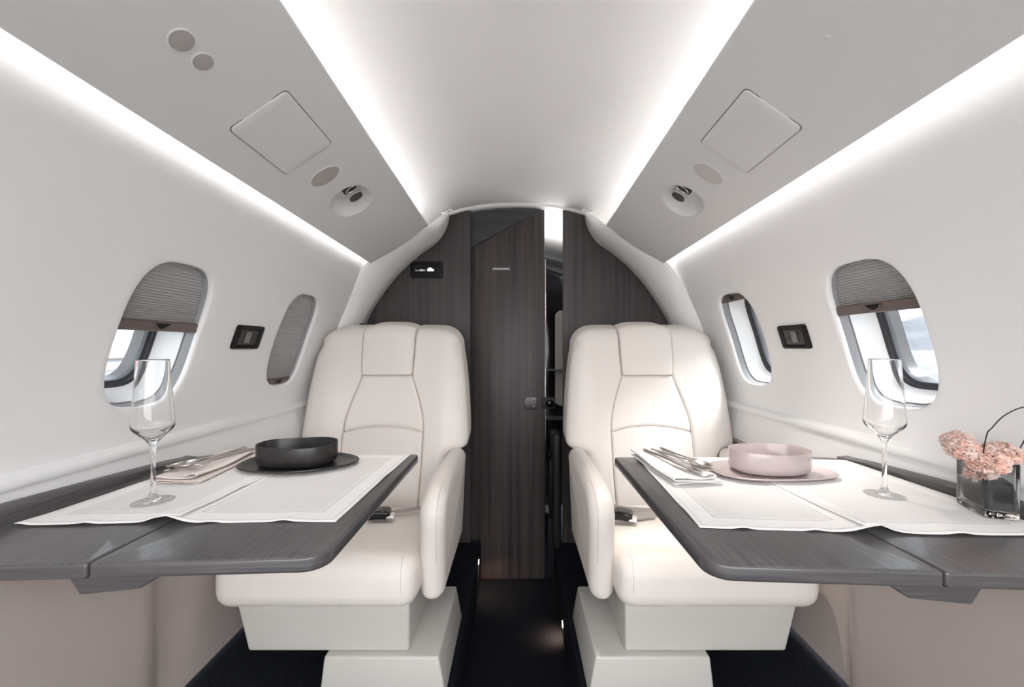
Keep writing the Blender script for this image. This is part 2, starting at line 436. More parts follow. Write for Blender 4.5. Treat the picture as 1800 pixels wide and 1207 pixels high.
# soffits (lower ceiling panels)
def SU(y): return Vector((.356, .485-.032*(y-1.64)))
def SL(y): return Vector((.585, .336-.022*(y-1.64)))
def sof(s, y, t, up=0):
    u, l = SU(y), SL(y); p = u.lerp(l, t); d = (l-u).normalized(); nrm = Vector((-d.y, d.x))   # pointing up/outboard
    if nrm.y < 0: nrm = -nrm
    # faint downward belly so it is not dead flat
    up2 = up-.006*(1-(2*t-1)**2) if 0 <= t <= 1 else up
    p = p+nrm*up2; return Vector((s*p.x, y, EYE+p.y))
SY1 = 1.67
SW = .273
for s, side in ((-1, 'left'), (1, 'right')):
    us = lin(YN, SY1, .0125); vs = lin(0, 1, .05)
    pc = (1.185, .52)
    fn = lambda an: (lambda q: (q[0], q[1]/SW))(sell(.074, .057, 2.2, math.atan2(math.sin(an)*SW, math.cos(an))))
    V, F, outs = holed(lambda u, v: sof(s, u, v), us, vs, [(pc[0], pc[1], fn, .085, .068/SW)])
    # scooped recess: offset towards the aft end
    uv, prev = outs[0]
    for k, (sc, dep, sh) in enumerate(((.985, .0015, 0), (.95, .006, -.001), (.88, .013, -.003), (.75, .021, -.007), (.58, .027, -.011), (.38, .030, -.014), (.18, .031, -.016), (.02, .031, -.017))):
        ring = []
        for (u, v_) in uv:
            ring.append(len(V)); V.append(sof(s, pc[0]+(u-pc[0])*sc+sh, pc[1]+(v_-pc[1])*sc, dep))
        n_ = len(uv)
        for q in range(n_): F.append((prev[q], prev[(q+1) % n_], ring[(q+1) % n_], ring[q]))
        prev = ring
    F.append(tuple(prev))
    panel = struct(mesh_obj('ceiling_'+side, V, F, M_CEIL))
    # rolled lips and back face so the panel is a solid slab
    rows = []
    for y in (YN, .5, 1.1, SY1):
        r_ = [sof(s, y, 0, 0), sof(s, y, -.006, .002), sof(s, y, -.008, .006), sof(s, y, -.004, .011), sof(s, y, .02, .012), sof(s, y, .08, .016), sof(s, y, .12, .045), sof(s, y, .88, .045), sof(s, y, .92, .016), sof(s, y, .985, .011), sof(s, y, 1.006, .008), sof(s, y, 1.008, .004), sof(s, y, 1, 0)]
        rows.append(r_)
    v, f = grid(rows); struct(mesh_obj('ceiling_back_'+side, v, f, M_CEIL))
    for t0, t1, u0, u1 in ((.060, .105, .0155, .0195), (.925, .968, .015, .019)):
        r_ = []
        for y in (YN, SY1):
            r_.append([sof(s, y, t0, u0), sof(s, y, t1, u0+.001), sof(s, y, t1, u0+.004), sof(s, y, t0, u0+.003)])
        l_ = loft('led_strip', r_, M_LEDC if t0 < .5 else M_LED, None, True, True, False); l_.parent = panel
# central vault
def vault_z(x, y):
    x = abs(x); u = SU(y).y
    pts = [(0, .160), (.08, .158), (.16, .150), (.24, .136), (.30, .118), (.34, .099), (.37, .078), (.392, .052), (.40, .02)]
    for (a, b), (c, d) in zip(pts, pts[1:]):
        if x <= c: return u+b+(d-b)*(x-a)/(c-a)
    return u
xs = [0, .04, .08, .12, .16, .2, .24, .27, .30, .32, .34, .355, .37, .382, .392, .397, .40]
xs = [-x for x in xs[:0:-1]]+xs
rows = []
for y in lin(YN, 1.87, .12): rows.append([(x, y, EYE+vault_z(x, y)) for x in xs]+[])
v, f = grid(rows); o = struct(mesh_obj('ceiling', v, f, M_VAULT))
# side returns of the vault down to the soffit backs
for s, side in ((-1, 'left'), (1, 'right')):
    rows = [[(s*.40, y, EYE+SU(y).y+.02), (s*.402, y, EYE+SU(y).y-.02)] for y in (YN, 1.87)]
    v, f = grid(rows); struct(mesh_obj('ceiling_return_'+side, v, f, M_CEIL, None, False))
    rows = [[(s*.62, y, EYE+.30+.1), (s*.54, y, EYE+.455), (s*.50, y, EYE+.455)] for y in (YN, 1.87)]
    v, f = grid(rows); struct(mesh_obj('ceiling_cap_'+side, v, f, M_CEIL, None, False))
# ---- bulkhead surround frame ----
def w2(px, py, y): return Vector(((px-909)*y/730, y, EYE+(610-py)*y/730))
inner_px = [(1029, 374), (1032, 390), (1040, 408), (1054, 425), (1083, 446), (1117, 477), (1150, 518), (1179, 569), (1200, 640), (1214, 720), (1220, 800), (1220, 1010)]
inner = [w2(px, py, 1.80) for px, py in inner_px]
outer = [Vector((.312, 1.79, EYE+.577)), Vector((.331, 1.72, EYE+.535)), Vector((.362, 1.655, EYE+.482)), Vector((.43, 1.655, EYE+.437)), Vector((.50, 1.655, EYE+.391)), Vector((.56, 1.655, EYE+.352)),
         Vector((.610, 1.655, EYE+.325))]
outer += [Vector((wx(1, z), 1.68, EYE+z)) for z in (.20, .05, -.10, -.25)]+[Vector((.79, 1.68, EYE-.80))]
ic = resample(bez(inner, 12), 90); oc = resample(bez(outer, 12), 90)
# match by index of control points
def seqs(ctrl):
    full = bez(ctrl, 10); return full
ic, oc = seqs(inner), seqs(outer)
for s, side, num in ((-1, 'left', 3), (1, 'right', 4)):
    rows = []
    for a_, b_ in zip(ic, oc):
        r_ = []
        for k in range(9):
            t = k/8; p = b_.lerp(a_, t); bulge = math.sin(math.pi*t)
            r_.append(Vector((s*(p.x-.010*bulge), p.y-.015*bulge, p.z-.006*bulge)))
        r_ += [Vector((s*(a_.x+.003), a_.y+.012, a_.z+.002)), Vector((s*(a_.x+.004), a_.y+.045, a_.z+.003)), Vector((s*(a_.x+.04), a_.y+.046, a_.z+.02))]
        rows.append(r_)
    v, f = grid(rows); o = struct(mesh_obj('trim_%d' % num, v, f, M_FRAME)); sharp(o, 50)
# ---- bulkhead veneer panels ----
YB = 1.85
def arch_top(x, y=YB): return EYE+vault_z(x, y)
def bulk_poly(x_in, sgn):
    P = [(sgn*x_in, -.05), (sgn*x_in, arch_top(x_in)-.001)]
    for k in range(1, 5):
        x = x_in+(.30-x_in)*k/4; P.append((sgn*x, arch_top(x)-.001))
    for p in ic[4:]: P.append((sgn*(p.x+.03), p.z+.004 if p.z > EYE+.2 else p.z))
    P.append((sgn*.86, -.05)); return P
struct(prism('wall_bulkhead_left', [(x, z) for x, z in bulk_poly(.208, -1)], 1, YB, YB+.022, M_WOOD))
struct(prism('wall_bulkhead_right', [(x, z) for x, z in bulk_poly(.205, 1)], 1, YB, YB+.022, M_WOOD))
# arched white header trim over the doorway
rows = []
for i in range(41):
    x = -.31+.62*i/40; z = arch_top(x, 1.86)
    rows.append([(x, 1.835, z+.002), (x, 1.84, z-.006), (x, 1.85, z-.009), (x, 1.858, z-.010), (x, 1.884, z-.010), (x, 1.884, z+.004)])
v, f = grid(rows); struct(mesh_obj('trim_5', v, f, M_FRAME))
# ---- pocket door, nearly closed ----
YD = 1.885
door = sempty('door_1')
def dz_top(x): return arch_top(x, 1.86)-.004
xl, xr = -.214, .124
zl = EYE+(610-437)*YD/730; 
top = [(x, dz_top(x)) for x in [xl+(xr-xl)*i/16 for i in range(17)]]
seamL = (xl, zl); seamR = (xr, dz_top(xr)-.003)
prism('door_panel', [(xl, -.02), (xr, -.02), seamR, seamL], 1, YD, YD+.022, M_WOOD, door, .0015, 2)
prism('door_head_panel', [(xl, zl+.004)]+top[:-1]+[(xr-.004, dz_top(xr)+.001)], 1, YD+.003, YD+.022, M_WOODTOP, door)
tube('lit_edge_strip', [(xr+.004, YD+.01, EYE-.9), (xr+.004, YD+.01, EYE+.40)], .0025, M_STEEL, door)  # added bright strip stands in for light on the door's edge
# door latch
lt = rcube('latch', ((931-909)*YD/730+.0, YD-.004, EYE-(708-610)*YD/730), (.0, 0, 0), .0, M_GUN, door) if False else None
def rr_poly(cx_, cz_, hx, hz, r, seg=6, rr=None):
    P = []
    for k, (sx, sz) in enumerate(((1, 1), (-1, 1), (-1, -1), (1, -1))):
        q = rr[k] if rr else r
        for i in range(seg+1):
            a = math.pi/2*(k+i/seg); P.append((cx_+sx*(hx-q)+q*math.cos(a), cz_+sz*(hz-q)+q*math.sin(a)))
    return P
lx, lz = .060, EYE-.253
lh = prism('latch_plate', rr_poly(lx, lz, .030, .029, .020, rr=[.004, .022, .022, .004]), 1, YD-.007, YD-.001, M_GUN, door, .002)
k_ = prism('latch_keeper', rr_poly(lx+.08, lz, .030, .026, .006), 1, YD-.006, YD+.004, M_BLK, door, .002)
for zz in (.016, -.016):
    v, f = lathe_data([(0, 0), (.0045, 0), (.0045, .004), (0, .004)], (0, 0, 0), 16)
    v = [(lx+.016+x, YD-.0115+z, lz+zz+y) for x, y, z in v]
    c_ = mesh_obj('latch_screw', v, f, M_CHROME); c_.parent = lh
v, f = lathe_data([(0, 0), (.015, 0), (.017, .004), (.017, .008)], (0, 0, 0), 24)
c_ = mesh_obj('turn_knob', [(lx+.09+x*1.3, YD-.014+z, lz+y) for x, y, z in v], f, M_BLKG); c_.parent = k_
# small plaque on the door
pz = EYE+(610-472.5)*YD/730; px0 = (866-909)*YD/730; px1 = (896-909)*YD/730
plq = thing('door_plaque', 'tiny dark plaque with white lettering high on the veneer door', 'sign', ((px0+px1)/2, YD, pz))
prism('plate', rr_poly((px0+px1)/2+.003, pz, .043, .0058, .001), 1, YD-.0016, YD-.0001, M_WOODTOP, plq)
parts = []
nL = 12
for i in range(nL):
    cx_ = px0+(px1-px0)*(i+.5)/nL; w_ = .0022
    strokes = [[(-1, -1), (-1, 1)], [(-1, 1), (1, 1)], [(1, 1), (1, -1)], [(-1, 0), (1, 0)], [(-1, -1), (1, -1)]]
    random.seed(i); use = random.sample(strokes, 4)
    for (a_, b_) in use:
        x0, z0 = a_[0]*w_+cx_, a_[1]*.0034+pz; x1, z1 = b_[0]*w_+cx_, b_[1]*.0034+pz
        h = .0007; q = [(min(x0, x1)-h, min(z0, z1)-h), (max(x0, x1)+h, min(z0, z1)-h), (max(x0, x1)+h, max(z0, z1)+h), (min(x0, x1)-h, max(z0, z1)+h)]
        parts.append(([(x, YD-.0022, z) for x, z in q]+[(x, YD-.0015, z) for x, z in q], [(0, 1, 2, 3), (0, 1, 5, 4), (1, 2, 6, 5), (2, 3, 7, 6), (3, 0, 4, 7)]))
mesh_obj('lettering', *merge(parts), M_LINEW, plq, False)
# ---- room beyond the door gap ----
rows = []
for y in lin(1.89, 2.7, .2): rows.append([(x, y, EYE+vault_z(x, 1.86)-.04*(y-1.89)) for x in xs]+[(.60, y, EYE+.3), (.66, y, EYE)])
v, f = grid(rows); struct(mesh_obj('ceiling_vestibule', v, f, M_CEIL))
struct(prism('wall_vestibule', [(-.8, -.05), (.8, -.05), (.8, 1.75), (-.8, 1.75)], 1, 2.72, 2.74, M_BLK))
cab = thing('galley_cabinet', 'black cabinet with slanted top seen through the door gap', 'cabinet', (.3, 2.25, 0))
prism('body', [(.04, 0.0), (.62, 0.0), (.62, EYE+.30), (.20, EYE+.445), (.04, EYE+.50)], 1, 2.30, 2.6, M_BLKG, cab, .004)
prism('top_rail', [(.04, EYE+.475), (.04, EYE+.50), (.62, EYE+.30), (.62, EYE+.275)], 1, 2.27, 2.302, M_BLK, cab, .003)
prism('brown_door', rr_poly(.33, EYE-.06, .12, .26, .03), 1, 2.27, 2.299, M_GREY, cab, .004)
for z in (EYE-.125, EYE-.385, EYE-.88):
    prism('shelf_edge', [(.04, z), (.5, z), (.5, z+.006), (.04, z+.006)], 1, 2.20, 2.31, M_GUN, cab)
lt = bpy.data.lights.new('vestibule_lamp', 'AREA'); lt.shape = 'RECTANGLE'; lt.size = .5; lt.size_y = .3; lt.energy = 1.3; lt.color = (1, .97, .95)
lo_ = bpy.data.objects.new('vestibule_lamp', lt); S.collection.objects.link(lo_); lo_.location = (.25, 2.1, EYE+.30); lo_.rotation_euler = (math.pi, 0, 0)
tag(lo_, 'hidden lamp washing the ceiling beyond the door gap', 'lamp')
# ---- bulkhead display ----
dx, dzz = (750-909)*YB/730, EYE+(610-474)*YB/730
dsp = thing('display_panel', 'small black framed display on the dark bulkhead left of the door', 'display', (dx, YB, dzz))
prism('bezel', rr_poly(dx, dzz, .073, .037, .012), 1, YB-.006, YB-.0005, M_BLK, dsp, .003)
prism('screen', rr_poly(dx-.005, dzz, .054, .020, .002), 1, YB-.0075, YB-.004, M_BLKG, dsp)
prism('white_symbol', [(dx+.004, dzz-.007), (dx+.034, dzz-.007), (dx+.034, dzz-.001), (dx+.028, dzz+.002), (dx+.023, dzz+.006), (dx+.016, dzz+.008), (dx+.009, dzz+.006), (dx+.005, dzz+.001)], 1, YB-.0082, YB-.0074, M_SCREEN, dsp)
parts = []
for i, (w_, h_) in enumerate([(.0016, .006), (.0016, .007), (.0014, .005), (.003, .009), (.0034, .009), (.0018, .008), (.0018, .008)]):
    x = dx-.046+i*.0066; q = [(x-w_, dzz-.008), (x+w_, dzz-.008), (x+w_, dzz-.008+h_), (x-w_, dzz-.008+h_)]
    parts.append(([(a, YB-.0082, b) for a, b in q], [(0, 1, 2, 3)]))
mesh_obj('screen_text', *merge(parts), M_SCREEN2, dsp, False)
# ---- coat hooks by the arch ----
for s, wd in ((-1, 'left'), (1, 'right')):
    hx, hz = .300, EYE+.590
    t = thing('coat_hook', 'small white oval hook at the %s end of the bulkhead arch' % wd, 'hook', (s*hx, 1.79, hz))
    loop = [(s*(hx-.006+.014*math.cos(a)*1.0), 1.793+.004*math.cos(a), hz-.004+.006*math.sin(a)-.004*math.cos(a)) for a in [2*math.pi*i/24 for i in range(25)]]
    tube('loop', loop, .0022, M_BEZ, t); rcube('mount', (s*(hx+.016), 1.797, hz-.010), (.010, .006, .004), .002, M_BEZ, t, 2)
t = thing('frame_catch', 'little dark metal catch on the white arch frame behind left seat', 'catch', (-.665, 1.79, EYE+.095))
rcube('catch_body', (-.668, 1.782, EYE+.092), (.026, .008, .010), .003, M_GUN, t, 2); rcube('catch_pin', (-.700, 1.775, EYE+.093), (.006, .006, .007), .003, M_CHROME, t, 2)

# ================= ceiling fittings =================
def on_sof(s, cy_, ct, rx, ry, nexp, up, N=56, rot=0):
    out = []
    for i in range(N):
        a = 2*math.pi*i/N; du, dv = sell(rx, ry, nexp, a); out.append(sof(s, cy_+du, ct+dv/SW, up))
    return out
def disc_thing(name, label, cat, s, cy_, ct, r1, r2, m, group=None, part=('grille', 'rim')):
    t = thing(name, label, cat, tuple(sof(s, cy_, ct, 0)), group)
    loft(part[1], [on_sof(s, cy_, ct, r1+.0016, r2+.0016, 2, .001), on_sof(s, cy_, ct, r1+.0014, r2+.0014, 2, -.0012), on_sof(s, cy_, ct, r1, r2, 2, -.0016), on_sof(s, cy_, ct, r1-.001, r2-.001, 2, .0004)], M_CEIL, t, True, False)
    c = sof(s, cy_, ct, -.0022); R = [on_sof(s, cy_, ct, r1*k, r2*k, 2, u) for k, u in ((.985, .0004), (.97, -.001), (.6, -.002), (.05, -.0022))]
    loft(part[0], R, m, t, True, True)
    return t
disc_thing('speaker_grille', 'round grey speaker grille ahead of the left reading light', 'speaker', -1, 1.02, .52, .029, .0385, M_MESH)
disc_thing('speaker_grille', 'pale round speaker grille ahead of the right reading light', 'speaker', 1, 1.014, .495, .029, .0385, M_MESHL)
disc_thing('ceiling_vent', 'larger upper round grey disc of the pair on left ceiling', 'vent', -1, .584, .521, .0165, .0165, M_MESH, None, ('disc', 'rim'))
disc_thing('ceiling_vent', 'smaller lower round grey disc of the pair on left ceiling', 'vent', -1, .625, .525, .0145, .0145, M_MESH, None, ('disc', 'rim'))
disc_thing('ceiling_sensor', 'tiny flush white dot in the upper right ceiling panel', 'sensor', 1, .60, .42, .0032, .0032, M_CEIL, None, ('dot', 'rim'))
for s, wd, lab in ((-1, 'left', 'square-edged white access hatch on the left ceiling panel'), (1, 'right', 'square-edged white access hatch on the right ceiling panel')):
    cy_, ct = .843, (.507 if s < 0 else .488)
    t = thing('access_hatch', lab, 'hatch', tuple(sof(s, cy_, ct, 0)))
    hw_, hh_ = .094, .062
    def rect(e, up):
        P = rr_poly(0, 0, hw_-e, hh_-e, .010, 5); return [sof(s, cy_+u, ct+v/SW, up) for u, v in P]
    # dark shut line, then the lid standing just proud
    loft('shut_line', [rect(-.0010, -.0005), rect(.0012, -.0006)], M_GREY, t, True, False)
    P = rr_poly(0, 0, hw_-.001, hh_-.001, .010, 5)
    rows = []
    nu, nv = 16, 12
    lid = [rect(.0008, .0005), rect(.0010, -.0022), rect(.0022, -.0028)]
    V = [p for r_ in lid for p in r_]; n_ = len(P); F = []
    for i in range(2):
        for j in range(n_): F.append((i*n_+j, i*n_+(j+1) % n_, (i+1)*n_+(j+1) % n_, (i+1)*n_+j))
    prev = list(range(2*n_, 3*n_))
    for k in range(1, 7):
        q = 1-k/6.0; ring = []
        for u, v in P:
            ring.append(len(V)); V.append(sof(s, cy_+u*q*.975, ct+v*q*.965/SW, -.0028))
        for j in range(n_): F.append((prev[j], prev[(j+1) % n_], ring[(j+1) % n_], ring[j]))
        prev = ring
    mesh_obj('lid', V, F, M_CEIL, t)
    # reading light pod: lamp and air nozzle in the scoop
    pod = thing('reading_light', 'dark reading lamp and air nozzle in %s ceiling scoop' % wd, 'light', tuple(sof(s, 1.19, .50, .02)))
    def disc(name, cy_, ct, r1, r2, up, h, m, par, lip=None):
        tilt = lambda ring: ring
        return loft(name, [on_sof(s, cy_, ct, r1, r2, 2, up), on_sof(s, cy_, ct, r1, r2, 2, up-h), on_sof(s, cy_, ct, r1*.85, r2*.85, 2, up-h-.001), on_sof(s, cy_, ct, r1*.1, r2*.1, 2, up-h-.0005)], m, par)
    hs = disc('lamp_housing', 1.197, .46, .0175, .022, .030, .017, M_CEIL, pod)
    disc('lamp_lens', 1.197, .46, .0155, .0200, .0130, .004, M_LENS, pod)
    disc('air_nozzle', 1.138, .43, .015, .025, .024, .020, M_GUN, pod)
    ring = on_sof(s, 1.138, .43, .010, .018, 2, .0030); nz = tube('nozzle_ring', ring+[ring[0]], .0018, M_CHROME, pod)
# actual lamps of the two reading lights
def spot(nm, s, e, tgt, lab):
    L = bpy.data.lights.new(nm, 'SPOT'); L.energy = e; L.spot_size = math.radians(64); L.spot_blend = .9; L.shadow_soft_size = .018; L.color = (1, .93, .86)
    o = bpy.data.objects.new(nm, L); S.collection.objects.link(o); p = sof(s, 1.197, .46, -.006); o.location = p
    o.rotation_euler = (Vector(tgt)-p).to_track_quat('-Z', 'Y').to_euler(); tag(o, lab, 'lamp'); return o
spot('lamp_beam', 1, READ, (.50, 1.02, EYE-.27), 'beam of the right ceiling reading lamp over the table')
spot('lamp_beam', -1, READ*.22, (-.45, 1.0, EYE-.27), 'beam of the left ceiling reading lamp over the table')

# ================= window shades =================
shade(-1, WINS[-1][0], .030, 'half-lowered grey pleated shade in the larger left window')
shade(-1, WINS[-1][1], -.128, 'fully lowered grey pleated shade beside the left seat')
shade(1, WINS[1][0], .070, 'half-lowered grey pleated shade in the larger right window')
shade(1, WINS[1][1], .150, 'fully raised shade at the top of window by right seat')
# wall switch panels
for s, cy_, dz_, lab in ((-1, 1.155, .028, 'black recessed control panel between the two left windows'), (1, 1.145, .029, 'black recessed control panel between the two right windows')):
    t = thing('control_panel', lab, 'control panel', tuple(wall_p(s, cy_, dz_)))
    def pl(du, dv, off): return wall_p(s, cy_+du, dz_+dv, off)
    P = rr_poly(0, 0, .058, .032, .007, 5)
    rings = [[pl(u*k, v*k, o_) for u, v in P] for k, o_ in ((1, .002), (1, -.0045), (.94, -.007), (.80, -.0065), (.74, -.0012))]
    def q2(u, v): return u, v
    loft('bezel', rings, M_BLK, t, True, True)
    P2 = rr_poly(0, 0, .036, .018, .002, 3)
    loft('recess', [[pl(u*1.05, v*1.1, -.0030) for u, v in P2], [pl(u*.95, v*.95, -.0020) for u, v in P2], [pl(u*.2, v*.2, -.0020) for u, v in P2]], M_BLKG, t)
    P3 = rr_poly(-.004, 0, .010, .015, .001, 2)
    loft('socket_cover', [[pl(u, v, -.001) for u, v in P3], [pl(u, v, -.0058) for u, v in P3]], M_GREY, t)

# ================= tables =================
TZ = EYE-.265
def round_poly(P, R):
    out = []; n_ = len(P)
    for i in range(n_):
        p, a, b = Vector(P[i]), Vector(P[i-1]), Vector(P[(i+1) % n_]); r = R[i]
        if r <= 0: out.append(tuple(p)); continue
        u = (a-p).normalized(); w_ = (b-p).normalized(); ang = u.angle(w_); d = r/math.tan(ang/2)
        c = p+(u+w_).normalized()*(r/math.sin(ang/2)); A = p+u*d; B = p+w_*d
        a0 = math.atan2((A-c).y, (A-c).x); a1 = math.atan2((B-c).y, (B-c).x); dd = (a1-a0+math.pi) % (2*math.pi)-math.pi
        for k in range(9): out.append((c.x+r*math.cos(a0+dd*k/8), c.y+r*math.sin(a0+dd*k/8)))
    return out
def table(s, xa, yn0, yn1, yf, xs_, lab):
    """xa aisle edge, near edge runs from (xa,yn0) to (.77,yn1)"""
    t = thing('dining_table', lab, 'table', (s*.5, .75, TZ-.022))
    ny = lambda x: yn0+(yn1-yn0)*(x-xa)/(.77-xa)
    def leaf(name, P, R):
        P = round_poly([(s*x, y) for x, y in P], R)
        o = prism(name, P, 2, TZ-.020, TZ, M_TABLE, t, .0045, 4); o.data.materials.append(M_TEDGE)
        for p_ in o.data.polygons:
            if abs(p_.normal.z) < .5: p_.material_index = 1
        return o
    leaf('folding_leaf', [(xa, ny(xa)), (xs_-.0010, ny(xs_)), (xs_-.0010, yf), (xa, yf)], [.032, .004, 0, .010])
    leaf('fixed_leaf', [(xs_+.0010, ny(xs_)), (.790, ny(.79)), (.790, yf), (xs_+.0010, yf)], [.004, 0, .06, 0])
    # raised wooden edge along the sidewall
    rings = []
    for i in range(31):
        y = .478+(1.005-.478)*i/30; q = (y-.35)/.655
        h = .032*max(0, 1-q)**.8+.0015
        h = max(.001, h if q < .9 else h*max(0, 1-(q-.9)/.1)**.5)
        x0 = .772+(0 if q < .86 else -.05*((q-.86)/.14)**2*0); x0 = .774
        rings.append([Vector((s*x0, y, TZ-.018)), Vector((s*x0, y, TZ+h*.75)), Vector((s*(x0+.004), y, TZ+h)), Vector((s*.798, y, TZ+h+.002)), Vector((s*.798, y, TZ-.018))])
    loft('raised_edge', rings, M_TABLE, t)
    # support bracket under the seam
    c = (.513, .585)
    def taper(P, q): 
        k = 1 if P.z > TZ-.035 else .93
        return (P.x, P.y+(.012 if q[2] < -.5 else 0), P.z)
    z0 = TZ-.021
    pr = [(s*.445, z0), (s*.582, z0), (s*.582, z0-.014), (s*.568, z0-.036), (s*.490, z0-.028)]
    prism('support_bracket', pr, 1, ny(.5)+.028, ny(.5)+.15, M_TEDGE, t, .003)
    return t, ny
tL, nyL = table(-1, .244, .524, .496, 1.030, .527, 'dark veneer fold-out table on the left, under black bowl')
tR, nyR = table(1, .234, .505, .474, 1.004, .505, 'dark veneer fold-out table on the right, under pink bowl')
# side ledge beyond the tables, beside each seat
for s, wd in ((-1, 'left'), (1, 'right')):
    o = prism('side_ledge', round_poly([(s*.776, 1.12), (s*.802, 1.12), (s*.802, 1.80), (s*.776, 1.80)], [.008, 0, 0, 0]), 2, EYE-.362, EYE-.342, M_TABLE, None, .003)
    tag(o, 'narrow dark veneer ledge along the sidewall beside the %s seat' % wd, 'ledge')

# ================= placemats =================
def mat_cloth(s, P, lab, ridge=None, seed=0, lift=0):
    """P = corners near-inner, near-outer, far-outer, far-inner (x measured outboard)"""
    rnd = random.Random(seed); ph = [rnd.uniform(0, 6.28) for _ in range(6)]
    nu, nv = 60, 80; A, B, C, D = [Vector(p) for p in P]
    W_ = (B-A).length; H_ = (D-A).length; V = []; F = []; UV = []
    for j in range(nv+1):
        for i in range(nu+1):
            u, v = i/nu, j/nv; p = (A.lerp(B, u)).lerp(D.lerp(C, u), v)
            e = min(u, 1-u, v, 1-v)
            wob = .0012*math.sin(9*v+ph[0])*(1 if e < .02 else 0)
            x = p.x; y = p.y+.0012*math.sin(7*u+ph[1])*max(0, 1-v*8)
            h = .0010+.0007*max(0, math.sin(11*u+ph[2])*math.sin(8*v+ph[3]))
            # curled near edge here and there
            h += .0022*max(0, math.sin(5*u*3.1+ph[4]))**3*max(0, 1-v*9)
            h += .0018*max(0, math.sin(9*v+ph[5]))**4*max(0, 1-min(u, 1)*12)
            if ridge:
                d = (x-ridge[0])/ridge[1]; h += ridge[2]*math.exp(-d*d)*min(1, max(0, (.52-v)*3.2))*(1.0+1.1*max(0, 1-v*5))
            V.append((s*x, y, TZ+h+lift)); UV.append((min(u, 1-u)*W_, min(v, 1-v)*H_))
    for j in range(nv):
        for i in range(nu):
            q = (j*(nu+1)+i, j*(nu+1)+i+1, (j+1)*(nu+1)+i+1, (j+1)*(nu+1)+i); F.append(q if s > 0 else q[::-1])
    o = mesh_obj('placemat', V, F, M_LINEN)
    uvl = o.data.uv_layers.new(name='UVMap')
    for l in o.data.loops: uvl.data[l.index].uv = UV[l.vertex_index]
    m = o.modifiers.new('s', 'SOLIDIFY'); m.thickness = .0010; m.offset = 1 if s < 0 else -1
    if s > 0: m.offset = 1
    return tag(o, lab, 'placemat')
mat_cloth(-1, [(.274, .628), (.535, .622), (.535, 1.016), (.262, 1.020)], 'cream woven placemat under the black plate, nearest aisle on left', (.535, .030, .0058), 1)
mat_cloth(-1, [(.505, .622), (.742, .612), (.712, 1.010), (.515, 1.014)], 'cream woven placemat under the left glass and pink napkin', (.515, .030, .0052), 2, .0016)
mat_cloth(1, [(.267, .608), (.512, .586), (.512, .990), (.285, .994)], 'white woven placemat under the white napkin and pink plate', (.512, .030, .0058), 3)
mat_cloth(1, [(.490, .584), (.765, .578), (.762, .962), (.492, .985)], 'white woven placemat under the right glass and glass vase', (.500, .032, .0052), 4, .0016)
MT = TZ+.0045                                # top of the cloths

# ================= tableware =================
def oval(cx_, cy_, a, b, n_, z, N=72, wob=0, ph=0):
    out = []
    for i in range(N):
        t = 2*math.pi*i/N; k = 1+wob*math.sin(3*t+ph)+wob*.6*math.sin(5*t+ph*2)
        c, q = math.cos(t), math.sin(t); pw = 2/n_
        out.append(Vector((cx_+a*k*math.copysign(abs(c)**pw, c), cy_+b*k*math.copysign(abs(q)**pw, q), z)))
    return out
def plate(name, lab, c, a, b, m, n_=2.3, wob=.02, ph=0):
    z = MT; R = [oval(*c, a*k, b*k, n_, z+h, wob=wob, ph=ph) for k, h in ((.70, 0), (.86, .001), (.98, .0045), (1.0, .0065), (.995, .0080), (.97, .0082), (.90, .0060), (.80, .0040), (.4, .0040), (.05, .0040))]
    return tag(loft(name, R, m), lab, 'plate')
def bowl(name, lab, c, a, b, h, m, n_=2.2, wob=.012, ph=0, tilt=.0015):
    z = MT+.0042; R = [oval(*c, a*k, b*k, n_, z+hh, wob=wob, ph=ph) for k, hh in ((.05, .001), (.80, .001), (.90, .002), (.965, .006), (1.0, .014), (1.0, h-.001), (.994, h), (.985, h), (.978, h-.001), (.972, .014), (.93, .008), (.80, .0055), (.05, .005))]
    for r in R[5:9]:
        for p in r: p.z += tilt*math.sin(2*math.atan2(p.y-c[1], p.x-c[0])+ph)
    return tag(loft(name, R, m), lab, 'bowl')
plate('plate', 'flat black oval plate on the left table under the bowl', (-.487, .925), .126, .082, M_BOWLB, 2.2, .03, .8)
bowl('bowl', 'deep black ceramic bowl standing on the black plate', (-.488, .922), .083, .056, .045, M_BOWLB, 2.5, .012, .4)
plate('plate', 'flat pale pink plate on the right table under the bowl', (.523, .862), .122, .070, M_BOWLP, 2.7, .025, 2.2)
bowl('bowl', 'deep pale pink ceramic bowl standing on the pink plate', (.524, .864), .080, .053, .045, M_BOWLP, 2.2, .006, 1.2, .0006)
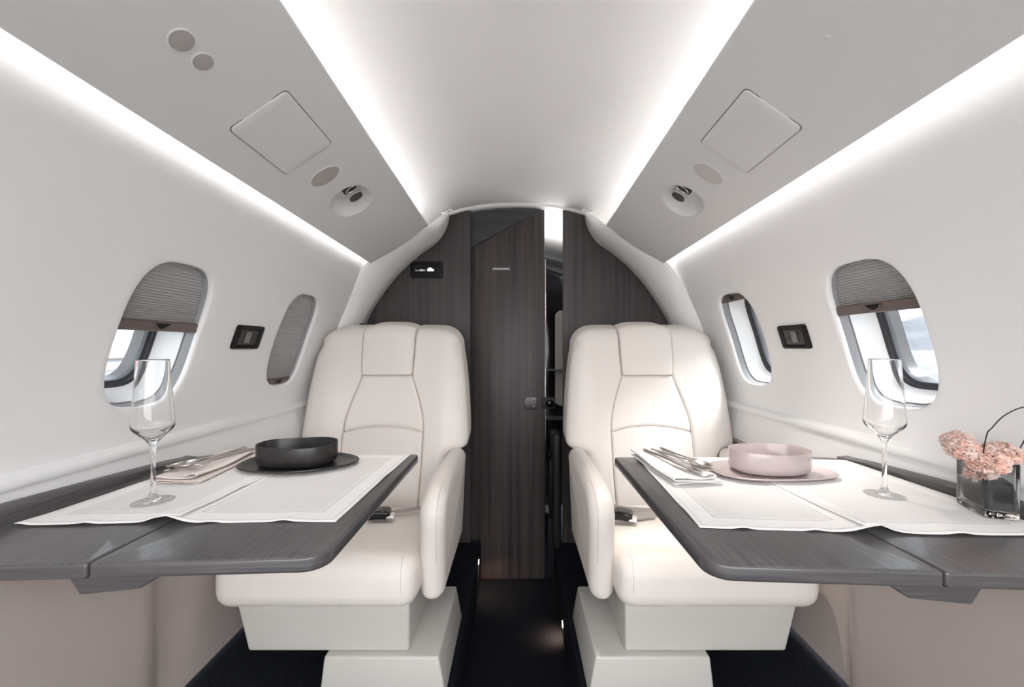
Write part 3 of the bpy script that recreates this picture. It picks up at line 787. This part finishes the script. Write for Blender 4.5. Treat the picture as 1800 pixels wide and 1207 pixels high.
def glass(c, lab):
    prof = [(0, .0008), (.012, .0006), (.0300, 0), (.0312, .0006), (.0306, .0013), (.022, .0019), (.012, .0040), (.0065, .0090), (.0042, .018), (.0036, .035), (.0034, .06), (.0037, .085), (.0050, .097), (.0095, .104), (.020, .1145), (.0275, .1225), (.0298, .1275), (.0296, .133), (.0275, .165), (.0245, .205), (.0222, .2405),
            (.0216, .2412), (.0211, .2405), (.0234, .205), (.0264, .165), (.0285, .133), (.0284, .1290), (.026, .1245), (.018, .1165), (.0085, .108), (.003, .1045), (0, .104)]
    d = [prof[0]]
    for p0, p1 in zip(prof, prof[1:]):
        L_ = math.hypot(p1[0]-p0[0], p1[1]-p0[1]); n_ = max(1, int(L_/.0012))
        d += [(p0[0]+(p1[0]-p0[0])*k/n_, p0[1]+(p1[1]-p0[1])*k/n_) for k in range(1, n_+1)]
    # relax the profile a little so the wall curves evenly
    for _ in range(6): d = [d[0]]+[((a_[0]+2*b_[0]+c_[0])/4, (a_[1]+2*b_[1]+c_[1])/4) if abs(b_[1]-.2412) > .002 else b_ for a_, b_, c_ in zip(d, d[1:], d[2:])]+[d[-1]]
    prof = d
    v, f = lathe_data(prof, (c[0], c[1], TZ+.0030), 64)
    o = fixn(mesh_obj('champagne_glass', v, f, M_GLASS)); return tag(o, lab, 'glass')
glass((-.618, .705), 'tall empty stemmed glass on the left placemat')
glass((.650, .735), 'tall empty stemmed glass on the right placemat')
def napkin(c, ang, w_, L_, m, lab, s=1):
    """folded linen: serpentine section swept along its length"""
    T = .0018; sec = []
    # path of folded cloth in section (x across, z up)
    path = [(-w_/2, .0), (-w_/4, .0), (0, 0), (w_/4, 0), (w_/2-.004, .0002), (w_/2, .002), (w_/2-.003, .0045), (w_/4, .0048), (0, .005), (-w_/4, .0055), (-w_/2+.004, .006), (-w_/2-.001, .0085), (-w_/2+.004, .0112), (-w_/4, .0110), (-.01, .0095), (.006, .0085), (w_/4, .0085), (w_/2-.012, .0095), (w_/2-.006, .0115), (w_/2-.008, .0140), (w_/2-.018, .0145), (w_/4, .0125), (w_/7, .0115)]
    P = resample(bez([(x, z, 0) for x, z in path], 6), 120)
    rows = []; nl = 40; ca, sa = math.cos(ang), math.sin(ang)
    for j in range(nl+1):
        v = j/nl; r_ = []
        for i, p in enumerate(P):
            k = i/len(P)
            x = p.x*(1+.05*math.sin(3*v+1))+.002*math.sin(6*v+k*5); y = (v-.5)*L_*(1-.03*math.sin(k*9))+.004*math.sin(k*14); z = max(0, p.y)*(1+.15*math.sin(7*v+2)*k)+.0010
            r_.append((c[0]+x*ca-y*sa, c[1]+x*sa+y*ca, MT+z))
        rows.append(r_)
    v, f = grid(rows); o = mesh_obj('napkin', v, f, m); md = o.modifiers.new('s', 'SOLIDIFY'); md.thickness = .0012; md.offset = 0
    return tag(o, lab, 'napkin')
napkin((-.655, .898), math.radians(2), .085, .215, M_NAPP, 'folded pale pink napkin holding cutlery on the left table')
napkin((.332, .900), math.radians(6), .090, .225, M_NAPW, 'folded white napkin holding cutlery on the right table')
def cutlery(kind, c, ang, z, lab, L_=.19, roll=0, m=M_STEEL):
    parts = []
    def sweep(st, seg=10):
        # st: list of (y, halfwidth, halfthick, zoff)
        V = []; F = []
        for (y, w_, h, zo) in st:
            for k in range(seg):
                a = 2*math.pi*k/seg; V.append((w_*math.cos(a), y, zo+h*math.sin(a)))
        n_ = len(st)
        for i in range(n_-1):
            for k in range(seg): F.append((i*seg+k, i*seg+(k+1) % seg, (i+1)*seg+(k+1) % seg, (i+1)*seg+k))
        F.append(tuple(range(seg))); F.append(tuple(range((n_-1)*seg, n_*seg)))
        return V, F
    H = [(0, .002, .001, .001), (.003, .0050, .0014, .001), (.03, .0052, .0016, .0012), (.07, .0036, .0016, .002), (.105, .0024, .0016, .004), (.125, .0026, .0014, .006)]
    if kind == 'fork':
        parts.append(sweep(H+[(.135, .0060, .0010, .0055), (.142, .0098, .0009, .004), (.150, .0104, .0008, .0025), (.154, .0104, .0008, .002)]))
        for k in range(4):
            x = -.0085+.0057*k; V, F = sweep([(.150, .0014, .0008, .0022), (.165, .0013, .0008, .0012), (.180, .0012, .0007, .002), (.192, .0006, .0005, .0042)], 6)
            parts.append(([(x+a, b, c_) for a, b, c_ in V], F))
    elif kind == 'spoon':
        parts.append(sweep(H+[(.132, .0040, .0012, .0055)]))
        V = []; F = []; nu, nv = 12, 16
        for sgn, th in ((0, 0), (1, .0011)):
            for j in range(nv+1):
                t = j/nv; y = .128+.058*t; hw_ = .0195*math.sqrt(max(0, 1-(2*t-1)**2))*(1+.12*(t-.5))+.0006
                for i in range(nu+1):
                    u = -1+2*i/nu; dep = .0075*(1-u*u)*math.sin(math.pi*min(1, t*.95+.03)); V.append((u*hw_, y, .0055-dep-th*(1 if sgn else 0)+.003*(2*t-1)**2))
        k0 = (nu+1)*(nv+1)
        for b in (0, k0):
            for j in range(nv):
                for i in range(nu): F.append((b+j*(nu+1)+i, b+j*(nu+1)+i+1, b+(j+1)*(nu+1)+i+1, b+(j+1)*(nu+1)+i))
        for j in range(nv):
            for i in (0, nu): F.append((j*(nu+1)+i, (j+1)*(nu+1)+i, k0+(j+1)*(nu+1)+i, k0+j*(nu+1)+i))
        parts.append((V, F))
    else:
        parts.append(sweep([(0, .002, .0015, .001), (.004, .0055, .0028, .001), (.06, .0050, .0028, .001), (.10, .0042, .0024, .0012), (.112, .0060, .0012, .0014), (.13, .0085, .0008, .0014), (.165, .0085, .0006, .0014), (.185, .0062, .0006, .0014), (.198, .001, .0004, .0014)]))
    V, F = merge(parts); ca, sa = math.cos(ang), math.sin(ang); cr, sr = math.cos(roll), math.sin(roll)
    V = [(x*cr-zz*sr, y, x*sr+zz*cr) for x, y, zz in V]
    V = [(c[0]+x*ca-y*sa, c[1]+x*sa+y*ca, z+zz) for x, y, zz in V]
    return tag(mesh_obj(kind, V, F, m), lab, kind)
zc = MT+.0165
A = lambda d: math.radians(d)
# left: heads point towards the camera, handles away
cutlery('spoon', (-.640, 1.000), A(163), zc, 'steel spoon lying on the pink napkin, bowl towards the glass')
cutlery('fork', (-.625, .995), A(172), zc+.002, 'steel fork lying on the pink napkin beside the spoon', roll=.1)
cutlery('knife', (-.655, 1.005), A(170), zc+.001, 'steel knife lying on the pink napkin, outermost of the cutlery')
cutlery('fork', (.322, .995), A(192+8), zc, 'steel fork with tines towards the pink plate on white napkin')
cutlery('spoon', (.345, 1.000), A(190), zc+.003, 'steel spoon on the white napkin, between fork and plate')
cutlery('knife', (.302, .990), A(196), zc, 'steel knife on the white napkin, nearest the aisle')
# ---- vase with flowers ----
vc = [Vector((.714, .632)), Vector((.754, .617)), Vector((.770, .686)), Vector((.736, .700))]
def vring(e, z, r=.008):
    c = sum(vc, Vector((0, 0)))/4; P = [c+(p-c)*(1-e/.04) for p in vc]
    return [Vector((x, y, z)) for x, y in round_poly([tuple(p) for p in P], [r]*4)]
z0 = MT+.0005
vs_ = thing('glass_vase', 'square clear glass vase with black lining at the right edge', 'vase', (.76, .66, MT))
loft('glass_body', [vring(0.002, z0), vring(0, z0+.002), vring(0, z0+.083), vring(.0008, z0+.084), vring(.0024, z0+.084), vring(.003, z0+.083), vring(.003, z0+.011), vring(.006, z0+.009)], M_GLASS, vs_)
loft('dark_lining', [vring(.010, z0+.012, .006), vring(.0085, z0+.014, .006), vring(.0085, z0+.050, .006), vring(.012, z0+.052, .005)], M_FOAM, vs_)
wire = bez([(.735, .66, z0+.05), (.700, .62, z0+.125), (.698, .610, z0+.142), (.712, .607, z0+.160), (.735, .605, z0+.172), (.762, .612, z0+.168), (.775, .63, z0+.13), (.77, .655, z0+.06)], 12)
tube('wire_handle', wire, .0008, M_WIRE, vs_)
def bloom(c, r, seed, lab):
    """carnation-like bloom: many small ruffled petals round a core"""
    rnd = random.Random(seed); V = []; F = []; nP = 230
    for k in range(nP):
        q = (k+.5)/nP; th = math.acos(1-1.75*q); ph = k*2.39996+rnd.uniform(-.2, .2)
        ax = Vector((math.sin(th)*math.cos(ph), math.sin(th)*math.sin(ph), math.cos(th)))
        t1 = ax.cross(Vector((rnd.uniform(-1, 1), rnd.uniform(-1, 1), rnd.uniform(-1, 1)))).normalized(); t2 = ax.cross(t1)
        L_ = r*rnd.uniform(.85, 1.08); w_ = r*rnd.uniform(.26, .40); bend = rnd.uniform(.15, .5)*r; p1, p2 = rnd.uniform(0, 6), rnd.uniform(0, 6)
        b = len(V); nu, nv = 8, 5
        for j in range(nv+1):
            v = j/nv
            for i in range(nu+1):
                u = -1+2*i/nu; out = L_*(.35+.65*v)-.10*r*u*u*v
                ruf = .10*r*v*v*math.sin(5*u+p1)+.05*r*v*v*math.sin(11*u+p2)
                P = Vector(c)+ax*(out+.05*r*v*math.sin(9*u+p2))+t1*(u*w_*(.35+.75*v))+t2*(ruf+bend*v*v-.25*r*v*u*u*.4)
                V.append((P.x, P.y, c[2]+(P.z-c[2])*.80))
        for j in range(nv):
            for i in range(nu): F.append((b+j*(nu+1)+i, b+j*(nu+1)+i+1, b+(j+1)*(nu+1)+i+1, b+(j+1)*(nu+1)+i))
    v2, f2 = rcube_data(c, (r*.5, r*.5, r*.4), r*.4, 3); V, F = merge([(V, F), (v2, f2)])
    o = mesh_obj('flower', V, F, M_FLOW)
    md = o.modifiers.new('s', 'SOLIDIFY'); md.thickness = .0003
    return tag(o, lab, 'flower', 'peach blooms in the vase')
bloom((.704, .655, z0+.098), .0200, 1, 'fluffy peach bloom leaning furthest left over the vase rim')
bloom((.724, .640, z0+.084), .0235, 2, 'fluffy peach bloom at the front corner of the vase')
bloom((.728, .685, z0+.104), .0205, 3, 'fluffy peach bloom at the back left, highest in the vase')
bloom((.752, .646, z0+.094), .0225, 4, 'fluffy peach bloom at the right of the vase')
bloom((.738, .660, z0+.060), .0190, 5, 'fluffy peach bloom sunk inside the glass vase')

# ================= seats =================
def seat(m, lab):
    T = thing('cabin_seat', lab, 'seat', (m*.5, 1.3, EYE-.872))
    CX = .482
    def back(x, dz, dep):                         # x across (minus = aisle), dep forward
        yb = 1.48+(dz+.568)*(.14/.657)
        return Vector((m*(CX+x), yb-dep, EYE+dz-dep*.2))
    def D(x, z):
        d = .045
        ax = abs(x)
        d += .020*math.exp(-((ax-.215)/.06)**2)*min(1, max(0, (.06-z)/.3+.3))      # wing bolsters
        d += .014*math.exp(-((z+.42)/.12)**2)*math.exp(-(x/.16)**2)                  # lumbar
        d -= .012*math.exp(-((z+.20)/.12)**2)*math.exp(-(x/.11)**2)
        d += .010*math.exp(-((z+.01)/.07)**2)*math.exp(-(x/.09)**4)
        return d
    def pillow(name, bot, right, topc, left, rad, depth_extra=0, thick=.075, nu=34, nv=44, mt=M_LEA):
        """four boundary polylines in (x,z): bottom l->r, right b->t, top l->r, left b->t; rad = radii for bottom,right,top,left"""
        def cs(n_): return [.5-.5*math.cos(math.pi*(.06+.88*i/n_)) for i in range(n_+1)]
        def ns(n_):
            c = cs(n_); return [(x-c[0])/(c[-1]-c[0]) for x in c]
        us, vs_ = ns(nu), ns(nv)
        def samp(pl, ts):
            P = [Vector(p) for p in pl]; L = [0]
            for a, b in zip(P, P[1:]): L.append(L[-1]+(b-a).length)
            out = []
            for t in ts:
                s_ = t*L[-1]; j = 0
                while j < len(L)-2 and L[j+1] < s_: j += 1
                out.append(P[j].lerp(P[j+1], (s_-L[j])/max(1e-9, L[j+1]-L[j])))
            return out
        b_, t_ = samp(bot, us), samp(topc, us); l_, r_ = samp(left, vs_), samp(right, vs_)
        def seg_d(p, pl):
            best = 9
            for a, b in zip(pl, pl[1:]):
                a, b = Vector(a), Vector(b); ab = b-a; q = max(0, min(1, (p-a).dot(ab)/max(1e-12, ab.length_squared)))
                best = min(best, (p-a-ab*q).length)
            return best
        rows = []
        for j, v in enumerate(vs_):
            row = []
            for i, u in enumerate(us):
                p = (1-v)*b_[i]+v*t_[i]+(1-u)*l_[j]+u*r_[j]-((1-u)*(1-v)*b_[0]+u*(1-v)*b_[-1]+(1-u)*v*t_[0]+u*v*t_[-1])
                dep = D(p.x, p.y)+depth_extra; drop = 0
                for pl, rr in zip((bot, right, topc, left), rad):
                    d = seg_d(p, pl)
                    if d < rr: e = 1-d/rr; drop += rr*.85*(1-math.sqrt(max(0, 1-e*e)))
                row.append((p, dep-min(drop, .06)))
            rows.append(row)
        V = []; F = []; nc = nu+1; nr = nv+1
        for row in rows:
            for p, d in row: V.append(back(p.x, p.y, d))
        for j in range(nv):
            for i in range(nu): F.append((j*nc+i, j*nc+i+1, (j+1)*nc+i+1, (j+1)*nc+i))
        per = [i for i in range(nc)]+[j*nc+nu for j in range(1, nr)]+[nv*nc+i for i in range(nu-1, -1, -1)]+[j*nc for j in range(nv-1, 0, -1)]
        flat = [pd for row in rows for pd in row]
        base = len(V)
        for k in per: p, d = flat[k]; V.append(back(p.x, p.y, d-thick))
        n_ = len(per)
        for k in range(n_): F.append((per[k], per[(k+1) % n_], base+(k+1) % n_, base+k))
        F.append(tuple(range(base, base+n_)))
        o = mesh_obj(name, V, F, mt, T); 
        bm = bmesh.new(); bm.from_mesh(o.data); bmesh.ops.recalc_face_normals(bm, faces=bm.faces); bm.to_mesh(o.data); bm.free()
        return sharp(o, 60)
    def c2(pts, n_=8): return [(p.x, p.y) for p in bez([(x, z, 0) for x, z in pts], n_)]
    hx, hb = .098, .092
    sm = .010; g = .0006
    # headrest
    pillow('headrest', [(-hb+g, -.095), (hb-g, -.095)], c2([(hb-g, -.095), (.096-g, -.03), (hx-g, .078)]), c2([(-hx+g, .078), (-.06, .090), (0, .093), (.06, .090), (hx-g, .078)]), c2([(-hb+g, -.095), (-.096+g, -.03), (-hx+g, .078)]), (sm, sm, .030, sm), .010)
    arc = c2([(-.143, -.297), (-.08, -.284), (0, -.279), (.08, -.284), (.143, -.297)])
    side_in = c2([(.143, -.297), (.140, -.255), (.128, -.205), (.110, -.150), (.0925, -.098)])
    L_ = [(-x, z) for x, z in side_in]
    pillow('centre_cushion', [(x, z+g) for x, z in arc], side_in, [(-.0925, -.0985), (.0925, -.0985)], L_, (.014, sm, .008, sm))
    pillow('lumbar_cushion', [(-.135, -.568), (.135, -.568)], c2([(.135, -.568), (.142, -.45), (.1435, -.36), (.143, -.2985)]), [(x, z-g) for x, z in arc], [(-x, z) for x, z in c2([(.135, -.568), (.142, -.45), (.1435, -.36), (.143, -.2985)])], (.02, sm, .010, sm), .002)
    inn = c2([(.136, -.568), (.143, -.45), (.1445, -.36), (.1445, -.297), (.141, -.255), (.129, -.205), (.111, -.150), (.0935, -.098), (.0975, -.03), (.0995, .076)], 6)
    outc = c2([(.236, -.568), (.236, -.47), (.236, -.40), (.238, -.376), (.252, -.366), (.280, -.362), (.300, -.350), (.304, -.325), (.300, -.25), (.292, -.15), (.280, -.06), (.266, .01)], 6)
    topo = c2([(.0995, .076), (.15, .076), (.20, .074), (.235, .060), (.256, .038), (.266, .01)], 6)
    # aisle side (-) and outboard (+)
    pillow('side_bolster', [(.136, -.568), (.236, -.568)], outc, topo, inn, (.02, .045, .045, sm), 0, .085, 30, 84)
    pillow('side_bolster', [(-.236, -.568), (-.136, -.568)], [(-x, z) for x, z in inn], [(-x, z) for x, z in topo[::-1]], [(-x, z) for x, z in outc], (.02, sm, .045, .045), 0, .085, 30, 84)
    # seat back shell
    prof = [(.225, -.60), (.225, -.39), (.292, -.35), (.294, -.31), (.280, -.13), (.255, .0), (.225, .045), (.15, .060), (0, .074)]
    P = prof+[(-x, z) for x, z in prof[-2::-1]]
    R = [[back(x*k, z-.27*(1-k)*-1*0, d) for x, z in P] for k, d in ((1.0, -.02), (1.0, -.06), (.96, -.10), (.85, -.115))]
    loft('back_shell', R, M_LEAW, T)
    # piping lines along the seams
    def line(name, pts2, off, r=.0012):
        pts = [back(x, z, D(x, z)+off) for x, z in pts2]; return tube(name, pts, r, M_SEAM, T, 6)
    # seat cushion
    def cf(P, q):
        x, y, z = P; u = q[0]; w_ = q[2]; fy = (q[1]+1)/2
        z2 = z-.038*fy*max(0, w_)                                       # falls to the back
        z2 += .012*(1-u*u)*max(0, w_)*(1-abs(q[1])**4)
        if q[2] > 0: z2 += 0
        y2 = y-.010*(1-w_*w_)*(1-fy)
        if w_ < 0: z2 += .008*max(0, u*m)*0
        x2 = x+ m*.0
        return (x2, y2, z2)
    rcube('seat_cushion', (m*.503, 1.255, EYE-.588), (.253, .235, .068), .045, M_LEA, T, 14, cf)
    # stitched seam round the front corner of the cushion (aisle side)
    def stitches(name, pts, ln=.0034, gap=.0022, r=.00055):
        P = resample(pts, int(sum((Vector(a)-Vector(b)).length for a, b in zip(pts, pts[1:]))/(ln+gap))+2); parts = []
        for a, b in zip(P, P[1:]):
            q = a.lerp(b, ln/(ln+gap)); parts.append(tube_data([a, q], r, 4))
        return mesh_obj(name, *merge(parts), M_STITCH, T)
    stitches('stitching', bez([(m*.283, 1.008, EYE-.60), (m*.284, 1.0125, EYE-.562), (m*.286, 1.028, EYE-.535), (m*.288, 1.05, EYE-.5235)], 8))
    # skirt below the cushion
    def sk(P, q):
        k = (1-q[2])/2; x = P.x+(-m*.022*k if q[0]*m > 0 else m*.004*k); return (x, P.y+.012*k, P.z)
    rcube('seat_skirt', (m*.487, 1.28, EYE-.705), (.217, .24, .066), .008, M_LEAW, T, 6, sk)
    # plinth
    pl = [(m*.196, EYE-.772), (m*.482, EYE-.772), (m*.494, EYE-.872), (m*.178, EYE-.872)]
    o = prism('plinth', [(x, z) for x, z in pl], 1, 1.035, 1.345, M_LEAW, T, .006, 3)
    v = [(m*x, y, z) for x, y, z in ((.485, 1.06, EYE-.80), (.60, 1.06, EYE-.80))]
    # arm rests
    def armrest(xc, hw_, yf, name, zb=-.668, yb_=1.49):
        side = [(yb_, -.362), (yb_, zb), (yf+.07, zb-.002), (yf+.040, -.56), (yf+.010, -.46), (yf+.006, -.425), (yf+.018, -.392), (yf+.05, -.372), (yf+.10, -.362), (yf+.2, -.356)]
        Pp = round_poly(side, [.02, .02, .022, .01, .02, .02, .02, .02, .02, .02])
        V = []; n_ = len(Pp); Sm = resample([Vector((a, b, 0)) for a, b in Pp+[Pp[0]]], 160)[:-1]
        c = Vector((sum(p.x for p in Sm)/len(Sm), sum(p.y for p in Sm)/len(Sm), 0))
        # inset rings across the width for a soft edge
        rings = []
        nn = len(Sm)
        nrm = []
        for i in range(nn):
            t = (Sm[(i+1) % nn]-Sm[i-1]).normalized(); nrm.append(Vector((t.y, -t.x, 0)))
        if (Sm[40]+nrm[40]*.005-c).length < (Sm[40]-c).length: nrm = [-q for q in nrm]
        for k in range(13):
            q = -math.cos(math.pi*k/12); r = min(.030, hw_)
            e = (abs(q)*hw_-(hw_-r))/r; e = max(0, e); ins = r*(1-math.sqrt(max(0, 1-e*e))); 
            crown = .006*(1-q*q)
            rings.append([Vector((m*(xc+hw_*q-.010*max(0, 0)), p.x-nv_.x*(ins-crown), EYE+p.y-nv_.y*(ins-crown))) for p, nv_ in zip(Sm, nrm)])
        # lean: lower part pulled outboard
        for rg in rings:
            for p in rg:
                k = max(0, (EYE-.36-p.z)/.31); p.x += m*.014*k*(1 if xc < .5 else -1)
        o = loft(name, rings, M_LEA, T); o.data.polygons.foreach_set('use_smooth', [True]*len(o.data.polygons))
        if xc < .5:
            sp_ = [Vector((m*(xc-hw_+.019+.014*max(0, (-.36-z)/.31)), y-.0032, EYE+z+.0012)) for y, z in side[3:]]
            stitches('stitching', bez(sp_, 8))
        return o
    armrest(.214, .034, 1.035, 'armrest')
    armrest(.732, .026, 1.24, 'armrest', -.60, 1.47)
    # seat pedestal under the skirt (dark)
    # belt across the cushion
    def ribbon(name, pts, w_, par, mt=M_BELT, th=.0012, side=None):
        P = bez(pts, 10); V = []; F = []
        for i, p in enumerate(P):
            t = (P[min(i+1, len(P)-1)]-P[max(0, i-1)]).normalized(); sv = side or Vector((0, 0, 1)).cross(t).normalized()
            nrm = t.cross(sv).normalized()
            for a, b in ((-1, -1), (1, -1), (1, 1), (-1, 1)): V.append(p+sv*a*w_/2+nrm*b*th)
        for i in range(len(P)-1):
            for k in range(4): F.append((i*4+k, i*4+(k+1) % 4, (i+1)*4+(k+1) % 4, (i+1)*4+k))
        F += [(0, 1, 2, 3), tuple(range(len(V)-4, len(V)))]
        return sharp(fixn(mesh_obj(name, V, F, mt, par)), 40)
    zc_ = EYE-.536
    if m > 0:
        b = ribbon('seat_belt', [(.242, 1.41, zc_+.055), (.275, 1.39, zc_+.030), (.315, 1.36, zc_+.013), (.37, 1.335, zc_+.012), (.45, 1.32, zc_+.014), (.53, 1.33, zc_+.012)], .034, T, side=Vector((.25, .95, .22)).normalized())
        b2 = ribbon('seat_belt', [(.43, 1.29, zc_+.018), (.37, 1.275, zc_+.018), (.33, 1.255, zc_+.022)], .032, T, side=Vector((.3, .9, .25)).normalized())
        bx, by = .318, 1.262; ang = -.35
    else:
        b = ribbon('seat_belt', [(-.242, 1.41, zc_+.050), (-.27, 1.385, zc_+.020), (-.31, 1.355, zc_+.014), (-.38, 1.32, zc_+.014), (-.46, 1.30, zc_+.014)], .020, T, side=Vector((-.1, .98, .15)).normalized())
        bx, by = -.420, 1.270; ang = .12
    def rot(P, q):
        dx_, dy_ = P.x-bx, P.y-by; return (bx+dx_*math.cos(ang)-dy_*math.sin(ang), by+dx_*math.sin(ang)+dy_*math.cos(ang), P.z+ (.004*(1-q[0]**2)))
    bk = rcube('buckle', (bx, by, zc_+.026), (.032, .024, .013), .007, M_BLKG, T, 4, rot)
    tip = rcube('buckle_plate', (bx+.034, by-.008, zc_+.020), (.012, .017, .004), .002, M_CHROME, None, 2, rot)
    for q in (tip,): q.parent = bk
    return T
seat(-1, 'cream leather cabin seat behind the left table, seatbelt unfastened')
seat(1, 'cream leather cabin seat behind the right table, by the open window')
# dark shapes added beside the right seat for things beyond the door gap
t = thing('dark_stand_in', 'thin dark stand-in for things beyond the door gap, added beside right seat', 'control', (.15, 1.6, EYE-.6))
tube('dark_post', [(.128, 1.60, EYE-.66), (.126, 1.60, EYE-.44), (.130, 1.62, EYE-.42), (.138, 1.64, EYE-.40)], .006, M_BLK, t)
rcube('dark_block', (.152, 1.63, EYE-.55), (.016, .05, .22), .012, M_BLK, t, 4)
# ---- courtesy lamps in the aisle ----
for s, y, z, lab in ((-1, 1.77, EYE-.915, 'small warm courtesy lamp low on left aisle riser by door'), (1, 1.50, EYE-1.0, 'small warm courtesy lamp low on the right aisle riser')):
    t = thing('courtesy_lamp', lab, 'lamp', (s*.165, y, z))
    rcube('lens', (s*.164, y, z), (.0016, .010, .008), .001, M_COURT, t, 2)
    L = bpy.data.lights.new('courtesy_bulb', 'SPOT'); L.energy = .35; L.color = (1, .66, .45); L.shadow_soft_size = .008; L.spot_size = math.radians(130); L.spot_blend = .8
    lo_ = bpy.data.objects.new('courtesy_bulb', L); S.collection.objects.link(lo_); lo_.parent = t; lo_.location = (-s*.012, 0, 0)
    lo_.rotation_euler = Vector((-s*.35, .1, -1)).to_track_quat('-Z', 'Y').to_euler()

# ================= outside =================
o = mesh_obj('ground', [(-900, -900, -1.3), (900, -900, -1.3), (900, 900, -1.3), (-900, 900, -1.3)], [(0, 1, 2, 3)], M_TARMAC, None, False); struct(o)
rnd = random.Random(3); rows = []
prof = [rnd.uniform(.3, 1) for _ in range(40)]
for k in range(9):
    r_ = []
    for i in range(121):
        a = -1.0+2.4*i/120; t = i/120*39; j = int(t); fq = t-j; fq = fq*fq*(3-2*fq)
        h = 52*(prof[j]*(1-fq)+prof[min(39, j+1)]*fq)*math.sin(math.pi*k/16)**1.3 + (3*math.sin(i*1.7+k))*(k/8)
        R_ = 420+60*k; r_.append((R_*math.cos(a), R_*math.sin(a), -1.3+max(0, h)*(1 if k else 0)))
    rows.append(r_)
v, f = grid(rows); tag(mesh_obj('mountain_range', v, f, M_HILL), 'hazy grey mountain range seen through the right window', 'mountain')
t = thing('hangar', 'pale hangar building outside the left window with red stripe', 'building', (-42, 35, -1.3))
prism('hall', [(-42, -1.3), (-42, 9), (-60, 12), (-78, 9), (-78, -1.3)], 1, 8, 75, M_HANG, t)
prism('red_stripe', [(-41.6, -.1), (-41.6, .8), (-42.1, .8), (-42.1, -.1)], 1, 8, 75, M_RED, t)

for o in bpy.data.objects:
    if '_loc' in o: del o['_loc']
